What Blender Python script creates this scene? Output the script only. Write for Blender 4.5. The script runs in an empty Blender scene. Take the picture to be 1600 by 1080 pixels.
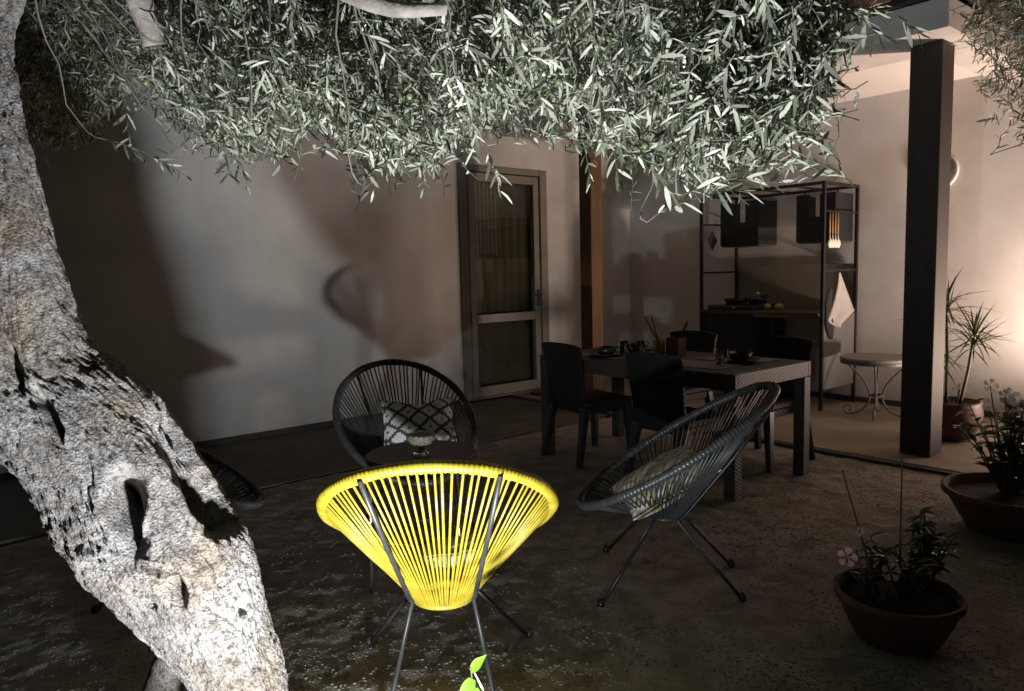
import bpy, bmesh, math, random
import numpy as np
from mathutils import Matrix, Vector
R = math.radians
random.seed(7)
rng = np.random.default_rng(7)
scn = bpy.context.scene
col = scn.collection

# ------------------------------------------------------------------ camera
cam_d = bpy.data.cameras.new('camera')
cam_d.sensor_width = 36.0
cam_d.lens = 36.0 * 1150 / 1600
cam_d.clip_start = 0.02
cam_d.clip_end = 500
cam = bpy.data.objects.new('camera', cam_d)
col.objects.link(cam)
PITCH = math.atan(0.1)
ROLL = 0.025
fwd = Vector((0, math.cos(PITCH), -math.sin(PITCH)))
upv = Vector((0, math.sin(PITCH), math.cos(PITCH)))
rgt = Vector((1, 0, 0))
cr, sr = math.cos(ROLL), math.sin(ROLL)
right = rgt * cr - upv * sr
up = rgt * sr + upv * cr
m3 = Matrix((right, up, -fwd)).transposed()
cam.matrix_world = Matrix.Translation((0, 0, 1.36)) @ m3.to_4x4()
scn.camera = cam

# ------------------------------------------------------------------ world (night), exposure
w = bpy.data.worlds.new('World')
scn.world = w
w.use_nodes = True
nt = w.node_tree
sky = nt.nodes.new('ShaderNodeTexSky')
sky.sky_type = 'NISHITA'
sky.sun_disc = False
sky.sun_elevation = R(-4)
sky.sun_rotation = R(200)
bgn = nt.nodes['Background']
nt.links.new(sky.outputs[0], bgn.inputs['Color'])
bgn.inputs['Strength'].default_value = 0.12
scn.view_settings.view_transform = 'Standard'
scn.view_settings.look = 'None'
scn.view_settings.gamma = 1
scn.view_settings.exposure = 0
scn.view_settings.use_curve_mapping = False

# lamps that the place has: a cool garden spotlight under the olive tree, a warm one by the veranda wall
def spot(name, loc, target, power, colr, size, blend, radius):
    d = bpy.data.lights.new(name, 'SPOT')
    d.energy = power
    d.color = colr
    d.spot_size = R(size)
    d.spot_blend = blend
    d.shadow_soft_size = radius
    o = bpy.data.objects.new(name, d)
    o.location = loc
    o.rotation_euler = (Vector(target) - Vector(loc)).to_track_quat('-Z', 'Y').to_euler()
    col.objects.link(o)
    return o

# veranda frame of reference: local x runs along the kitchen wall, local y runs back along the door wall
CX, CY = 1.49, 9.19
E1 = (0.768, 0.640)
E2 = (0.640, -0.768)
VROT = math.atan2(-0.768, 0.640)
def V(x, y, z=0.0):
    return Vector((CX + E2[0] * x + E1[0] * y, CY + E2[1] * x + E1[1] * y, z))

COOL = (-0.225, 1.06, 0.055)
spot('garden_spot_lamp', COOL, (COOL[0] - 0.20, COOL[1] + 0.47, COOL[2] + 0.85), 600, (0.885, 0.955, 1.0), 157, 1.0, 0.048)
WARM = V(5.22, -0.38, 0.30)
spot('veranda_spot_lamp', WARM, V(4.42, -0.72, 2.5), 640, (1.0, 0.745, 0.61), 172, 1.0, 0.09)

# ------------------------------------------------------------------ helpers
def tag(o, label=None, cat=None, group=None, kind=None):
    if label: o['label'] = label
    if cat: o['category'] = cat
    if group: o['group'] = group
    if kind: o['kind'] = kind
    return o

def thing(name, label, cat, loc=(0, 0, 0), rotz=0.0, group=None):
    o = bpy.data.objects.new(name, None)
    o.empty_display_size = 0.1
    col.objects.link(o)
    o.location = loc
    o.rotation_euler = (0, 0, rotz)
    return tag(o, label, cat, group)

def link(name, me, parent=None):
    o = bpy.data.objects.new(name, me)
    col.objects.link(o)
    if parent is not None: o.parent = parent
    return o

def copy_tree(o, parent=None):
    c = o.copy()
    col.objects.link(c)
    if parent is not None: c.parent = parent
    for ch in list(o.children):
        copy_tree(ch, c)
    return c

def np_mesh(name, verts, faces, m=None, smooth=True, attr=None):
    """verts (n,3); faces: list of int arrays each (k, nsides)"""
    me = bpy.data.meshes.new(name)
    verts = np.asarray(verts, np.float32)
    me.vertices.add(len(verts))
    me.vertices.foreach_set('co', verts.ravel())
    loops = np.concatenate([np.asarray(f, np.int32).ravel() for f in faces])
    counts = np.concatenate([np.full(len(f), np.asarray(f).shape[1], np.int32) for f in faces])
    starts = np.concatenate([[0], np.cumsum(counts)[:-1]]).astype(np.int32)
    me.loops.add(len(loops))
    me.loops.foreach_set('vertex_index', loops)
    me.polygons.add(len(counts))
    me.polygons.foreach_set('loop_start', starts)
    me.polygons.foreach_set('loop_total', counts)
    me.polygons.foreach_set('use_smooth', np.full(len(counts), smooth, bool))
    if attr is not None:
        a = me.attributes.new('rnd', 'FLOAT', 'POINT')
        a.data.foreach_set('value', np.asarray(attr, np.float32))
    me.update(calc_edges=True)
    me.validate()
    if m is not None: me.materials.append(m)
    return me

class MB:
    """collects simple solids into one mesh"""
    def __init__(s): s.v, s.f, s.n = [], [], 0
    def add(s, v, f):
        v = [tuple(p) for p in v]
        s.v += v
        s.f += [tuple(i + s.n for i in q) for q in f]
        s.n += len(v)
        return s
    def box(s, a, b):
        x0, y0, z0 = [min(p, q) for p, q in zip(a, b)]
        x1, y1, z1 = [max(p, q) for p, q in zip(a, b)]
        return s.add([(x0,y0,z0),(x1,y0,z0),(x1,y1,z0),(x0,y1,z0),(x0,y0,z1),(x1,y0,z1),(x1,y1,z1),(x0,y1,z1)],
                     [(0,3,2,1),(4,5,6,7),(0,1,5,4),(1,2,6,5),(2,3,7,6),(3,0,4,7)])
    def tube(s, pts, r, n=8, caps=True, closed=False):
        pts = [Vector(p) for p in pts]
        N = len(pts)
        rs = r if hasattr(r, '__len__') else [r] * N
        t0 = (pts[1] - pts[0]).normalized()
        ref = Vector((0, 0, 1)) if abs(t0.z) < 0.9 else Vector((1, 0, 0))
        u = t0.cross(ref).normalized()
        vs = []
        for i in range(N):
            if closed: t = pts[(i + 1) % N] - pts[i - 1]
            else: t = pts[min(i + 1, N - 1)] - pts[max(i - 1, 0)]
            t.normalize()
            u = (u - t * u.dot(t)).normalized()
            w_ = t.cross(u)
            for k in range(n):
                a = 2 * math.pi * k / n
                vs.append(pts[i] + (u * math.cos(a) + w_ * math.sin(a)) * rs[i])
        fs = []
        for i in range(N if closed else N - 1):
            j = (i + 1) % N
            for k in range(n):
                l = (k + 1) % n
                fs.append((i*n+k, i*n+l, j*n+l, j*n+k))
        if caps and not closed:
            fs.append(tuple(range(n))[::-1])
            fs.append(tuple((N-1)*n + k for k in range(n)))
        return s.add(vs, fs)
    def lathe(s, prof, n=32, c=(0, 0, 0), sx=1.0):
        vs, fs = [], []
        for (r, z) in prof:
            for k in range(n):
                a = 2 * math.pi * k / n
                vs.append((c[0] + r * math.cos(a) * sx, c[1] + r * math.sin(a), c[2] + z))
        for i in range(len(prof) - 1):
            for k in range(n):
                l = (k + 1) % n
                fs.append((i*n+k, i*n+l, (i+1)*n+l, (i+1)*n+k))
        if prof[0][0] > 1e-5: fs.append(tuple(range(n))[::-1])
        if prof[-1][0] > 1e-5: fs.append(tuple((len(prof)-1)*n + k for k in range(n)))
        return s.add(vs, fs)
    def build(s, name, m, parent=None, smooth=False, bevel=0.0):
        me = bpy.data.meshes.new(name)
        me.from_pydata(s.v, [], s.f)
        me.validate()
        me.materials.append(m)
        if smooth:
            me.polygons.foreach_set('use_smooth', [True] * len(me.polygons))
        o = link(name, me, parent)
        if bevel:
            b = o.modifiers.new('bevel', 'BEVEL')
            b.width = bevel
            b.segments = 2
            b.limit_method = 'ANGLE'
            b.angle_limit = R(50)
        elif smooth:
            pass
        return o

def box(name, a, b, m, parent=None, bevel=0.0):
    return MB().box(a, b).build(name, m, parent, bevel=bevel)

# value noise, vectorised
def _h(ix, iy, iz, seed):
    n = (ix * 374761393 + iy * 668265263 + iz * 2147483647 + seed * 144665) & 0xffffffff
    n = ((n ^ (n >> 13)) * 1274126177) & 0xffffffff
    n = ((n ^ (n >> 16)) * 2246822519) & 0xffffffff
    return ((n ^ (n >> 13)) & 0xffff) / 65535.0
def vnoise(p, seed=0):
    p = np.asarray(p, float)
    i = np.floor(p).astype(np.int64)
    f = p - i
    f = f * f * f * (f * (f * 6 - 15) + 10)
    o = 0
    for dx in (0, 1):
        wx = f[:, 0] if dx else 1 - f[:, 0]
        for dy in (0, 1):
            wy = f[:, 1] if dy else 1 - f[:, 1]
            for dz in (0, 1):
                wz = f[:, 2] if dz else 1 - f[:, 2]
                o = o + wx * wy * wz * _h(i[:, 0] + dx, i[:, 1] + dy, i[:, 2] + dz, seed)
    return o * 2 - 1
def fbm(p, oct=4, seed=0, gain=0.5):
    o, a = 0, 1.0
    p = np.asarray(p, float)
    for k in range(oct):
        o = o + a * vnoise(p, seed + k * 17)
        p = p * 2.03 + 5.3
        a *= gain
    return o

# ------------------------------------------------------------------ materials
def mat(name, c1, c2=None, scale=8.0, rough=0.7, bump=0.0, bscale=None, metallic=0.0, spec=0.5, detail=5.0,
        stretch=(1, 1, 1), coat=0.0, bdist=0.01, ramp=(0.35, 0.65)):
    m = bpy.data.materials.new(name)
    m.use_nodes = True
    N, L = m.node_tree.nodes, m.node_tree.links
    b = N['Principled BSDF']
    b.inputs['Roughness'].default_value = rough
    b.inputs['Metallic'].default_value = metallic
    b.inputs['Specular IOR Level'].default_value = spec
    b.inputs['Coat Weight'].default_value = coat
    tc = N.new('ShaderNodeTexCoord')
    mp = N.new('ShaderNodeMapping')
    mp.inputs['Scale'].default_value = stretch
    L.new(tc.outputs['Object'], mp.inputs['Vector'])
    if c2 is None:
        c2 = tuple(x * 0.8 for x in c1)
    n = N.new('ShaderNodeTexNoise')
    n.inputs['Scale'].default_value = scale
    n.inputs['Detail'].default_value = detail
    n.inputs['Roughness'].default_value = 0.6
    L.new(mp.outputs[0], n.inputs['Vector'])
    r = N.new('ShaderNodeValToRGB')
    r.color_ramp.elements[0].position = ramp[0]
    r.color_ramp.elements[1].position = ramp[1]
    r.color_ramp.elements[0].color = (*c2, 1)
    r.color_ramp.elements[1].color = (*c1, 1)
    L.new(n.outputs['Fac'], r.inputs['Fac'])
    L.new(r.outputs['Color'], b.inputs['Base Color'])
    if bump:
        n2 = N.new('ShaderNodeTexNoise')
        n2.inputs['Scale'].default_value = bscale or scale * 6
        n2.inputs['Detail'].default_value = 6
        L.new(mp.outputs[0], n2.inputs['Vector'])
        bp = N.new('ShaderNodeBump')
        bp.inputs['Strength'].default_value = bump
        bp.inputs['Distance'].default_value = bdist
        L.new(n2.outputs['Fac'], bp.inputs['Height'])
        L.new(bp.outputs[0], b.inputs['Normal'])
    return m

def weave_mat(name, c1, c2, sx, sz, bump, rough=0.45):
    """plaited resin strips: brick cells give the over-and-under relief"""
    m = bpy.data.materials.new(name)
    m.use_nodes = True
    N, L = m.node_tree.nodes, m.node_tree.links
    b = N['Principled BSDF']
    b.inputs['Roughness'].default_value = rough
    b.inputs['Specular IOR Level'].default_value = 0.3
    tc = N.new('ShaderNodeTexCoord')
    sep = N.new('ShaderNodeSeparateXYZ')
    L.new(tc.outputs['Object'], sep.inputs[0])
    add = N.new('ShaderNodeMath'); add.operation = 'ADD'
    L.new(sep.outputs[0], add.inputs[0]); L.new(sep.outputs[1], add.inputs[1])
    def sine(src, k, ph=0.0):
        mu = N.new('ShaderNodeMath'); mu.operation = 'MULTIPLY_ADD'
        mu.inputs[1].default_value = k; mu.inputs[2].default_value = ph
        L.new(src, mu.inputs[0])
        s = N.new('ShaderNodeMath'); s.operation = 'SINE'
        L.new(mu.outputs[0], s.inputs[0])
        return s.outputs[0]
    # height = sin(x)*sin(z) checker of over/under plus strip rounding
    s1 = sine(add.outputs[0], sx); s2 = sine(sep.outputs[2], sz)
    mul = N.new('ShaderNodeMath'); mul.operation = 'MULTIPLY'
    L.new(s1, mul.inputs[0]); L.new(s2, mul.inputs[1])
    s3 = sine(sep.outputs[2], sz * 2, 1.57)
    mx = N.new('ShaderNodeMath'); mx.operation = 'MULTIPLY_ADD'
    mx.inputs[1].default_value = 0.35
    L.new(s3, mx.inputs[0]); L.new(mul.outputs[0], mx.inputs[2])
    r = N.new('ShaderNodeValToRGB')
    r.color_ramp.elements[0].position = 0.1
    r.color_ramp.elements[1].position = 0.75
    r.color_ramp.elements[0].color = (*c2, 1)
    r.color_ramp.elements[1].color = (*c1, 1)
    mr = N.new('ShaderNodeMapRange')
    mr.inputs['From Min'].default_value = -1.3; mr.inputs['From Max'].default_value = 1.3
    L.new(mx.outputs[0], mr.inputs['Value'])
    L.new(mr.outputs[0], r.inputs['Fac'])
    L.new(r.outputs[0], b.inputs['Base Color'])
    bp = N.new('ShaderNodeBump')
    bp.inputs['Strength'].default_value = bump
    bp.inputs['Distance'].default_value = 0.006
    L.new(mr.outputs[0], bp.inputs['Height'])
    L.new(bp.outputs[0], b.inputs['Normal'])
    return m

def glass_mat(name, colr=(1, 1, 1), rough=0.02, ior=1.45):
    m = bpy.data.materials.new(name)
    m.use_nodes = True
    b = m.node_tree.nodes['Principled BSDF']
    b.inputs['Base Color'].default_value = (*colr, 1)
    b.inputs['Roughness'].default_value = rough
    b.inputs['Transmission Weight'].default_value = 1.0
    b.inputs['IOR'].default_value = ior
    return m

def leaf_mat(name, top, under, trans, rough=0.5, attr=True, var=0.35, spec=0.5):
    m = bpy.data.materials.new(name)
    m.use_nodes = True
    N, L = m.node_tree.nodes, m.node_tree.links
    b = N['Principled BSDF']
    b.inputs['Roughness'].default_value = rough
    b.inputs['Specular IOR Level'].default_value = spec
    geo = N.new('ShaderNodeNewGeometry')
    mix = N.new('ShaderNodeMix'); mix.data_type = 'RGBA'
    mix.inputs[6].default_value = (*top, 1); mix.inputs[7].default_value = (*under, 1)
    L.new(geo.outputs['Backfacing'], mix.inputs[0])
    last = mix.outputs[2]
    if attr:
        at = N.new('ShaderNodeAttribute'); at.attribute_name = 'rnd'
        mr = N.new('ShaderNodeMapRange')
        mr.inputs['To Min'].default_value = 1 - var; mr.inputs['To Max'].default_value = 1 + var
        L.new(at.outputs['Fac'], mr.inputs['Value'])
        hs = N.new('ShaderNodeHueSaturation')
        L.new(mr.outputs[0], hs.inputs['Value'])
        L.new(last, hs.inputs['Color'])
        last = hs.outputs[0]
    L.new(last, b.inputs['Base Color'])
    tr = N.new('ShaderNodeBsdfTranslucent')
    tr.inputs['Color'].default_value = (*trans, 1)
    ms = N.new('ShaderNodeMixShader')
    ms.inputs[0].default_value = 0.22
    L.new(b.outputs[0], ms.inputs[1]); L.new(tr.outputs[0], ms.inputs[2])
    L.new(ms.outputs[0], N['Material Output'].inputs['Surface'])
    return m

M = {}
M['plaster'] = mat('wall_plaster', (0.70, 0.68, 0.655), (0.57, 0.548, 0.522), 1.7, 0.9, 0.16, 45, spec=0.2, bdist=0.003)
M['ceiling'] = mat('ceiling_plaster', (0.66, 0.62, 0.57), (0.60, 0.56, 0.52), 1.6, 0.9, 0.08, 50, spec=0.2, bdist=0.003)
M['beam'] = mat('beam_plaster', (0.50, 0.48, 0.45), (0.42, 0.40, 0.375), 3, 0.9, 0.15, 40, spec=0.2, bdist=0.003)
M['post'] = mat('dark_stained_post', (0.036, 0.025, 0.018), (0.024, 0.018, 0.014), 7, 0.7, 0.25, 30, stretch=(6, 6, 0.5), bdist=0.003)
M['post_wood'] = mat('warm_wood_post', (0.17, 0.085, 0.032), (0.11, 0.055, 0.022), 7, 0.7, 0.2, 30, stretch=(6, 6, 0.5), bdist=0.003)
M['frame'] = mat('painted_door_frame', (0.27, 0.245, 0.205), (0.22, 0.20, 0.168), 6, 0.5, 0.05, 40)
M['gap'] = mat('dark_gap_strip', (0.012, 0.011, 0.010), rough=0.8)
M['skirting'] = mat('dark_skirting', (0.07, 0.062, 0.052), (0.045, 0.04, 0.034), 9, 0.6)
M['tile_floor'] = mat('terrace_floor', (0.34, 0.28, 0.215), (0.27, 0.22, 0.17), 3.0, 0.75, 0.15, 40, bdist=0.004)
M['paving'] = mat('concrete_path', (0.17, 0.155, 0.13), (0.11, 0.10, 0.085), 3.5, 0.9, 0.5, 25, bdist=0.006)
M['soil'] = mat('gravelly_soil', (0.46, 0.42, 0.365), (0.28, 0.25, 0.212), 6, 0.98, 0.5, 130, spec=0.04, bdist=0.006, detail=8)
M['gravel'] = mat('gravel_stone', (0.40, 0.365, 0.32), (0.25, 0.225, 0.19), 14, 0.98, 0.4, 160, spec=0.04, bdist=0.003)
M['roof'] = mat('terracotta_tile', (0.42, 0.17, 0.10), (0.30, 0.115, 0.07), 9, 0.8, 0.3, 60)
M['gutter'] = mat('dark_gutter', (0.03, 0.026, 0.024), rough=0.5)
M['black_metal'] = mat('black_steel', (0.018, 0.018, 0.019), (0.012, 0.012, 0.013), 20, 0.4, 0.05, 80)
M['dark_metal'] = mat('dark_grey_steel', (0.040, 0.040, 0.041), (0.026, 0.026, 0.027), 20, 0.45, 0.05, 80)
M['chrome'] = mat('pale_steel', (0.6, 0.6, 0.6), (0.5, 0.5, 0.5), 20, 0.25, metallic=0.9)
M['yellow'] = mat('yellow_cord', (0.42, 0.325, 0.030), (0.29, 0.20, 0.014), 18, 0.42, 0.1, 120, bdist=0.002)
M['black_cord'] = mat('black_cord', (0.058, 0.058, 0.060), (0.040, 0.040, 0.042), 25, 0.36, 0.1, 120, bdist=0.002)
M['weave_black'] = weave_mat('black_resin_weave', (0.012, 0.0115, 0.011), (0.006, 0.006, 0.006), 130, 190, 0.5, 0.6)
M['weave_table'] = weave_mat('table_resin_weave', (0.055, 0.048, 0.043), (0.013, 0.012, 0.011), 190, 280, 0.8, 0.4)
M['table_top'] = mat('table_top', (0.030, 0.027, 0.024), (0.022, 0.020, 0.018), 12, 0.45, 0.1, 80)
M['glass'] = glass_mat('clear_glass', (0.93, 0.96, 0.93))
M['pane'] = glass_mat('door_glass', (0.86, 0.88, 0.80), 0.02)
M['dark_ceramic'] = mat('dark_ceramic', (0.028, 0.026, 0.025), rough=0.25)
M['bark2'] = mat('olive_limb_bark', (0.36, 0.31, 0.27), (0.20, 0.17, 0.145), 20, 0.9, 0.8, 60, stretch=(1, 1, 1), bdist=0.006)
M['twig'] = mat('olive_twig', (0.17, 0.16, 0.125), (0.11, 0.105, 0.08), 30, 0.8)
M['leaf'] = leaf_mat('olive_leaf', (0.125, 0.140, 0.095), (0.385, 0.385, 0.30), (0.20, 0.22, 0.11), 0.48, var=0.5)
M['leaf_big'] = leaf_mat('olive_leaf_single', (0.125, 0.140, 0.095), (0.385, 0.385, 0.30), (0.20, 0.22, 0.11), 0.48, attr=False)
M['olive'] = mat('green_olive', (0.15, 0.19, 0.07), (0.12, 0.15, 0.055), 30, 0.35)
M['terracotta'] = mat('terracotta_pot', (0.17, 0.095, 0.062), (0.10, 0.056, 0.038), 5, 0.8, 0.3, 50)
M['pot_dark'] = mat('dark_red_pot', (0.10, 0.042, 0.036), (0.07, 0.03, 0.026), 7, 0.55, 0.1, 40)
M['earth'] = mat('potting_soil', (0.03, 0.024, 0.018), (0.016, 0.013, 0.010), 30, 0.95, 0.9, 90)
M['kitchen_dark'] = mat('black_painted_panel', (0.020, 0.022, 0.022), (0.014, 0.015, 0.015), 6, 0.45)
M['splash'] = mat('dark_olive_splashback', (0.27, 0.245, 0.185), (0.225, 0.205, 0.155), 4, 0.55)
M['grey_panel'] = mat('grey_side_panel', (0.16, 0.155, 0.15), (0.13, 0.126, 0.122), 5, 0.5)
M['counter'] = mat('dark_countertop', (0.085, 0.078, 0.068), (0.06, 0.055, 0.048), 20, 0.35)
M['cloth'] = mat('pale_grey_cloth', (0.42, 0.405, 0.39), (0.36, 0.345, 0.33), 10, 0.9, 0.3, 120, bdist=0.002)
M['black_cloth'] = mat('black_cloth', (0.02, 0.02, 0.021), rough=0.9)
M['wood'] = mat('orange_wood', (0.46, 0.24, 0.095), (0.36, 0.18, 0.07), 20, 0.5, stretch=(1, 1, 0.2))
M['white'] = mat('off_white', (0.75, 0.72, 0.66), (0.68, 0.65, 0.59), 12, 0.5)
M['lemon'] = mat('lemon_peel', (0.42, 0.36, 0.07), (0.34, 0.29, 0.05), 30, 0.45, 0.3, 100, bdist=0.002)
M['jar'] = mat('yellow_candle_jar', (0.35, 0.33, 0.03), (0.26, 0.25, 0.02), 12, 0.3)
M['box_brown'] = mat('russet_box', (0.24, 0.105, 0.055), (0.18, 0.08, 0.04), 12, 0.8)
M['stick'] = mat('brown_stick', (0.09, 0.065, 0.04), rough=0.8)
M['placemat'] = mat('pale_placemat', (0.34, 0.32, 0.28), (0.22, 0.20, 0.17), 60, 0.9)
M['rope'] = mat('pale_rope', (0.55, 0.50, 0.42), (0.42, 0.38, 0.31), 40, 0.85, 0.4, 120, bdist=0.002)
M['iron'] = mat('wrought_iron', (0.16, 0.15, 0.14), (0.10, 0.095, 0.09), 20, 0.5)
M['stone_top'] = mat('stone_table_top', (0.28, 0.26, 0.23), (0.20, 0.185, 0.165), 30, 0.6)
M['green_leaf'] = leaf_mat('fresh_leaf', (0.13, 0.25, 0.02), (0.17, 0.29, 0.045), (0.26, 0.42, 0.03), 0.35, attr=False)
M['bush_leaf'] = leaf_mat('bush_leaf', (0.055, 0.085, 0.035), (0.075, 0.105, 0.05), (0.08, 0.14, 0.03), 0.25, attr=False, spec=0.7)
M['yucca_leaf'] = leaf_mat('spiky_leaf', (0.030, 0.040, 0.020), (0.036, 0.046, 0.023), (0.04, 0.06, 0.015), 0.4, attr=False)
M['stem'] = mat('plant_stem', (0.16, 0.14, 0.09), (0.11, 0.095, 0.06), 20, 0.8)
M['pink'] = leaf_mat('pink_petal', (0.74, 0.42, 0.40), (0.66, 0.36, 0.35), (0.7, 0.4, 0.38), 0.6, attr=False)
M['white_petal'] = leaf_mat('white_petal', (0.8, 0.78, 0.74), (0.75, 0.73, 0.69), (0.8, 0.78, 0.74), 0.6, attr=False)
M['curtain'] = mat('lace_curtain', (0.20, 0.175, 0.16), (0.12, 0.108, 0.096), 60, 0.9, ramp=(0.42, 0.58))
M['lit_room_sheet'] = mat('painted_room_light', (0.105, 0.098, 0.068), (0.085, 0.080, 0.056), 3, 0.85)  # olive tone stands in for the faintly lit interior seen through the panes
M['room'] = mat('dim_room', (0.45, 0.41, 0.30), (0.38, 0.345, 0.25), 3, 0.8)
M['doormat'] = mat('dark_doormat', (0.03, 0.027, 0.024), (0.018, 0.016, 0.015), 60, 0.95, 0.6, 150)
M['lamp_body'] = mat('lamp_housing', (0.03, 0.03, 0.03), rough=0.4)
M['fabric_yellow'] = None

def diamond_fabric(name, ca, cb, k):
    """stepped diamond (kilim) print on a cushion, in the cushion's own coordinates"""
    m = bpy.data.materials.new(name)
    m.use_nodes = True
    N, L = m.node_tree.nodes, m.node_tree.links
    b = N['Principled BSDF']
    b.inputs['Roughness'].default_value = 0.95
    b.inputs['Specular IOR Level'].default_value = 0.15
    tc = N.new('ShaderNodeTexCoord')
    sep = N.new('ShaderNodeSeparateXYZ')
    L.new(tc.outputs['Object'], sep.inputs[0])
    def node(op, a, b_=None, c=None):
        n = N.new('ShaderNodeMath'); n.operation = op
        for i, x in enumerate((a, b_, c)):
            if x is None: continue
            if isinstance(x, (int, float)): n.inputs[i].default_value = x
            else: L.new(x, n.inputs[i])
        return n.outputs[0]
    def cell(src):
        s = node('FLOOR', node('MULTIPLY', src, 1 / 0.0125))        # stair steps
        t = node('PINGPONG', node('ADD', s, 0.5), k / 2)
        return t
    d = node('ADD', cell(sep.outputs[0]), cell(sep.outputs[1]))
    band = node('PINGPONG', node('ADD', d, 0.3), 2.4)
    st = node('GREATER_THAN', band, 1.0)
    mix = N.new('ShaderNodeMix'); mix.data_type = 'RGBA'
    mix.inputs[6].default_value = (*ca, 1); mix.inputs[7].default_value = (*cb, 1)
    L.new(st, mix.inputs[0])
    L.new(mix.outputs[2], b.inputs['Base Color'])
    n2 = N.new('ShaderNodeTexNoise'); n2.inputs['Scale'].default_value = 400
    L.new(tc.outputs['Object'], n2.inputs['Vector'])
    bp = N.new('ShaderNodeBump'); bp.inputs['Strength'].default_value = 0.4; bp.inputs['Distance'].default_value = 0.002
    L.new(n2.outputs['Fac'], bp.inputs['Height']); L.new(bp.outputs[0], b.inputs['Normal'])
    return m
M['kilim'] = diamond_fabric('kilim_black_white', (0.09, 0.09, 0.092), (0.80, 0.78, 0.75), 9)
M['kilim_yellow'] = diamond_fabric('kilim_ochre_white', (0.52, 0.43, 0.20), (0.80, 0.77, 0.70), 17)

def bark_material():
    m = bpy.data.materials.new('olive_bark')
    m.use_nodes = True
    N, L = m.node_tree.nodes, m.node_tree.links
    b = N['Principled BSDF']
    b.inputs['Roughness'].default_value = 0.92
    b.inputs['Specular IOR Level'].default_value = 0.2
    tc = N.new('ShaderNodeTexCoord')
    n1 = N.new('ShaderNodeTexNoise'); n1.inputs['Scale'].default_value = 9; n1.inputs['Detail'].default_value = 8
    n1.inputs['Roughness'].default_value = 0.65
    L.new(tc.outputs['Object'], n1.inputs['Vector'])
    r1 = N.new('ShaderNodeValToRGB')
    e = r1.color_ramp.elements
    e[0].position = 0.30; e[0].color = (0.15, 0.127, 0.112, 1)
    e[1].position = 0.72; e[1].color = (0.40, 0.375, 0.36, 1)
    k = e.new(0.5); k.color = (0.285, 0.257, 0.242, 1)
    L.new(n1.outputs['Fac'], r1.inputs['Fac'])
    # lichen and grime flecks
    n2 = N.new('ShaderNodeTexNoise'); n2.inputs['Scale'].default_value = 75; n2.inputs['Detail'].default_value = 6
    L.new(tc.outputs['Object'], n2.inputs['Vector'])
    r2 = N.new('ShaderNodeValToRGB')
    r2.color_ramp.elements[0].position = 0.38; r2.color_ramp.elements[0].color = (0.30, 0.27, 0.25, 1)
    r2.color_ramp.elements[1].position = 0.50; r2.color_ramp.elements[1].color = (1, 1, 1, 1)
    L.new(n2.outputs['Fac'], r2.inputs['Fac'])
    mu = N.new('ShaderNodeMix'); mu.data_type = 'RGBA'; mu.blend_type = 'MULTIPLY'; mu.inputs[0].default_value = 0.75
    L.new(r1.outputs[0], mu.inputs[6]); L.new(r2.outputs[0], mu.inputs[7])
    # tan patches of weathered wood
    n4 = N.new('ShaderNodeTexNoise'); n4.inputs['Scale'].default_value = 4.0; n4.inputs['Detail'].default_value = 3
    L.new(tc.outputs['Object'], n4.inputs['Vector'])
    r4 = N.new('ShaderNodeValToRGB')
    r4.color_ramp.elements[0].position = 0.48; r4.color_ramp.elements[0].color = (1, 1, 1, 1)
    r4.color_ramp.elements[1].position = 0.66; r4.color_ramp.elements[1].color = (0.95, 0.84, 0.70, 1)
    L.new(n4.outputs['Fac'], r4.inputs['Fac'])
    mv = N.new('ShaderNodeMix'); mv.data_type = 'RGBA'; mv.blend_type = 'MULTIPLY'; mv.inputs[0].default_value = 1.0
    L.new(mu.outputs[2], mv.inputs[6]); L.new(r4.outputs[0], mv.inputs[7])
    L.new(mv.outputs[2], b.inputs['Base Color'])
    n3 = N.new('ShaderNodeTexNoise'); n3.inputs['Scale'].default_value = 150; n3.inputs['Detail'].default_value = 6
    n3.inputs['Roughness'].default_value = 0.7
    L.new(tc.outputs['Object'], n3.inputs['Vector'])
    vo = N.new('ShaderNodeTexVoronoi'); vo.inputs['Scale'].default_value = 95; vo.feature = 'DISTANCE_TO_EDGE'
    L.new(tc.outputs['Object'], vo.inputs['Vector'])
    ad = N.new('ShaderNodeMath'); ad.operation = 'MULTIPLY_ADD'; ad.inputs[1].default_value = 0.8
    L.new(vo.outputs['Distance'], ad.inputs[0]); L.new(n3.outputs['Fac'], ad.inputs[2])
    bp = N.new('ShaderNodeBump'); bp.inputs['Strength'].default_value = 1.0; bp.inputs['Distance'].default_value = 0.009
    L.new(ad.outputs[0], bp.inputs['Height']); L.new(bp.outputs[0], b.inputs['Normal'])
    return m
M['bark'] = bark_material()

# ------------------------------------------------------------------ ground
def ground_height(x, y):
    p = np.stack([x, y, np.zeros_like(x)], 1)
    return 0.005 * fbm(p * 1.3, 2, 3) + 0.0042 * fbm(p * 12.0, 2, 11, 0.6) + 0.0026 * fbm(p * 36.0, 2, 19, 0.6)

def to_local(x, y):
    dx, dy = x - CX, y - CY
    return dx * E2[0] + dy * E2[1], dx * E1[0] + dy * E1[1]

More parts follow.
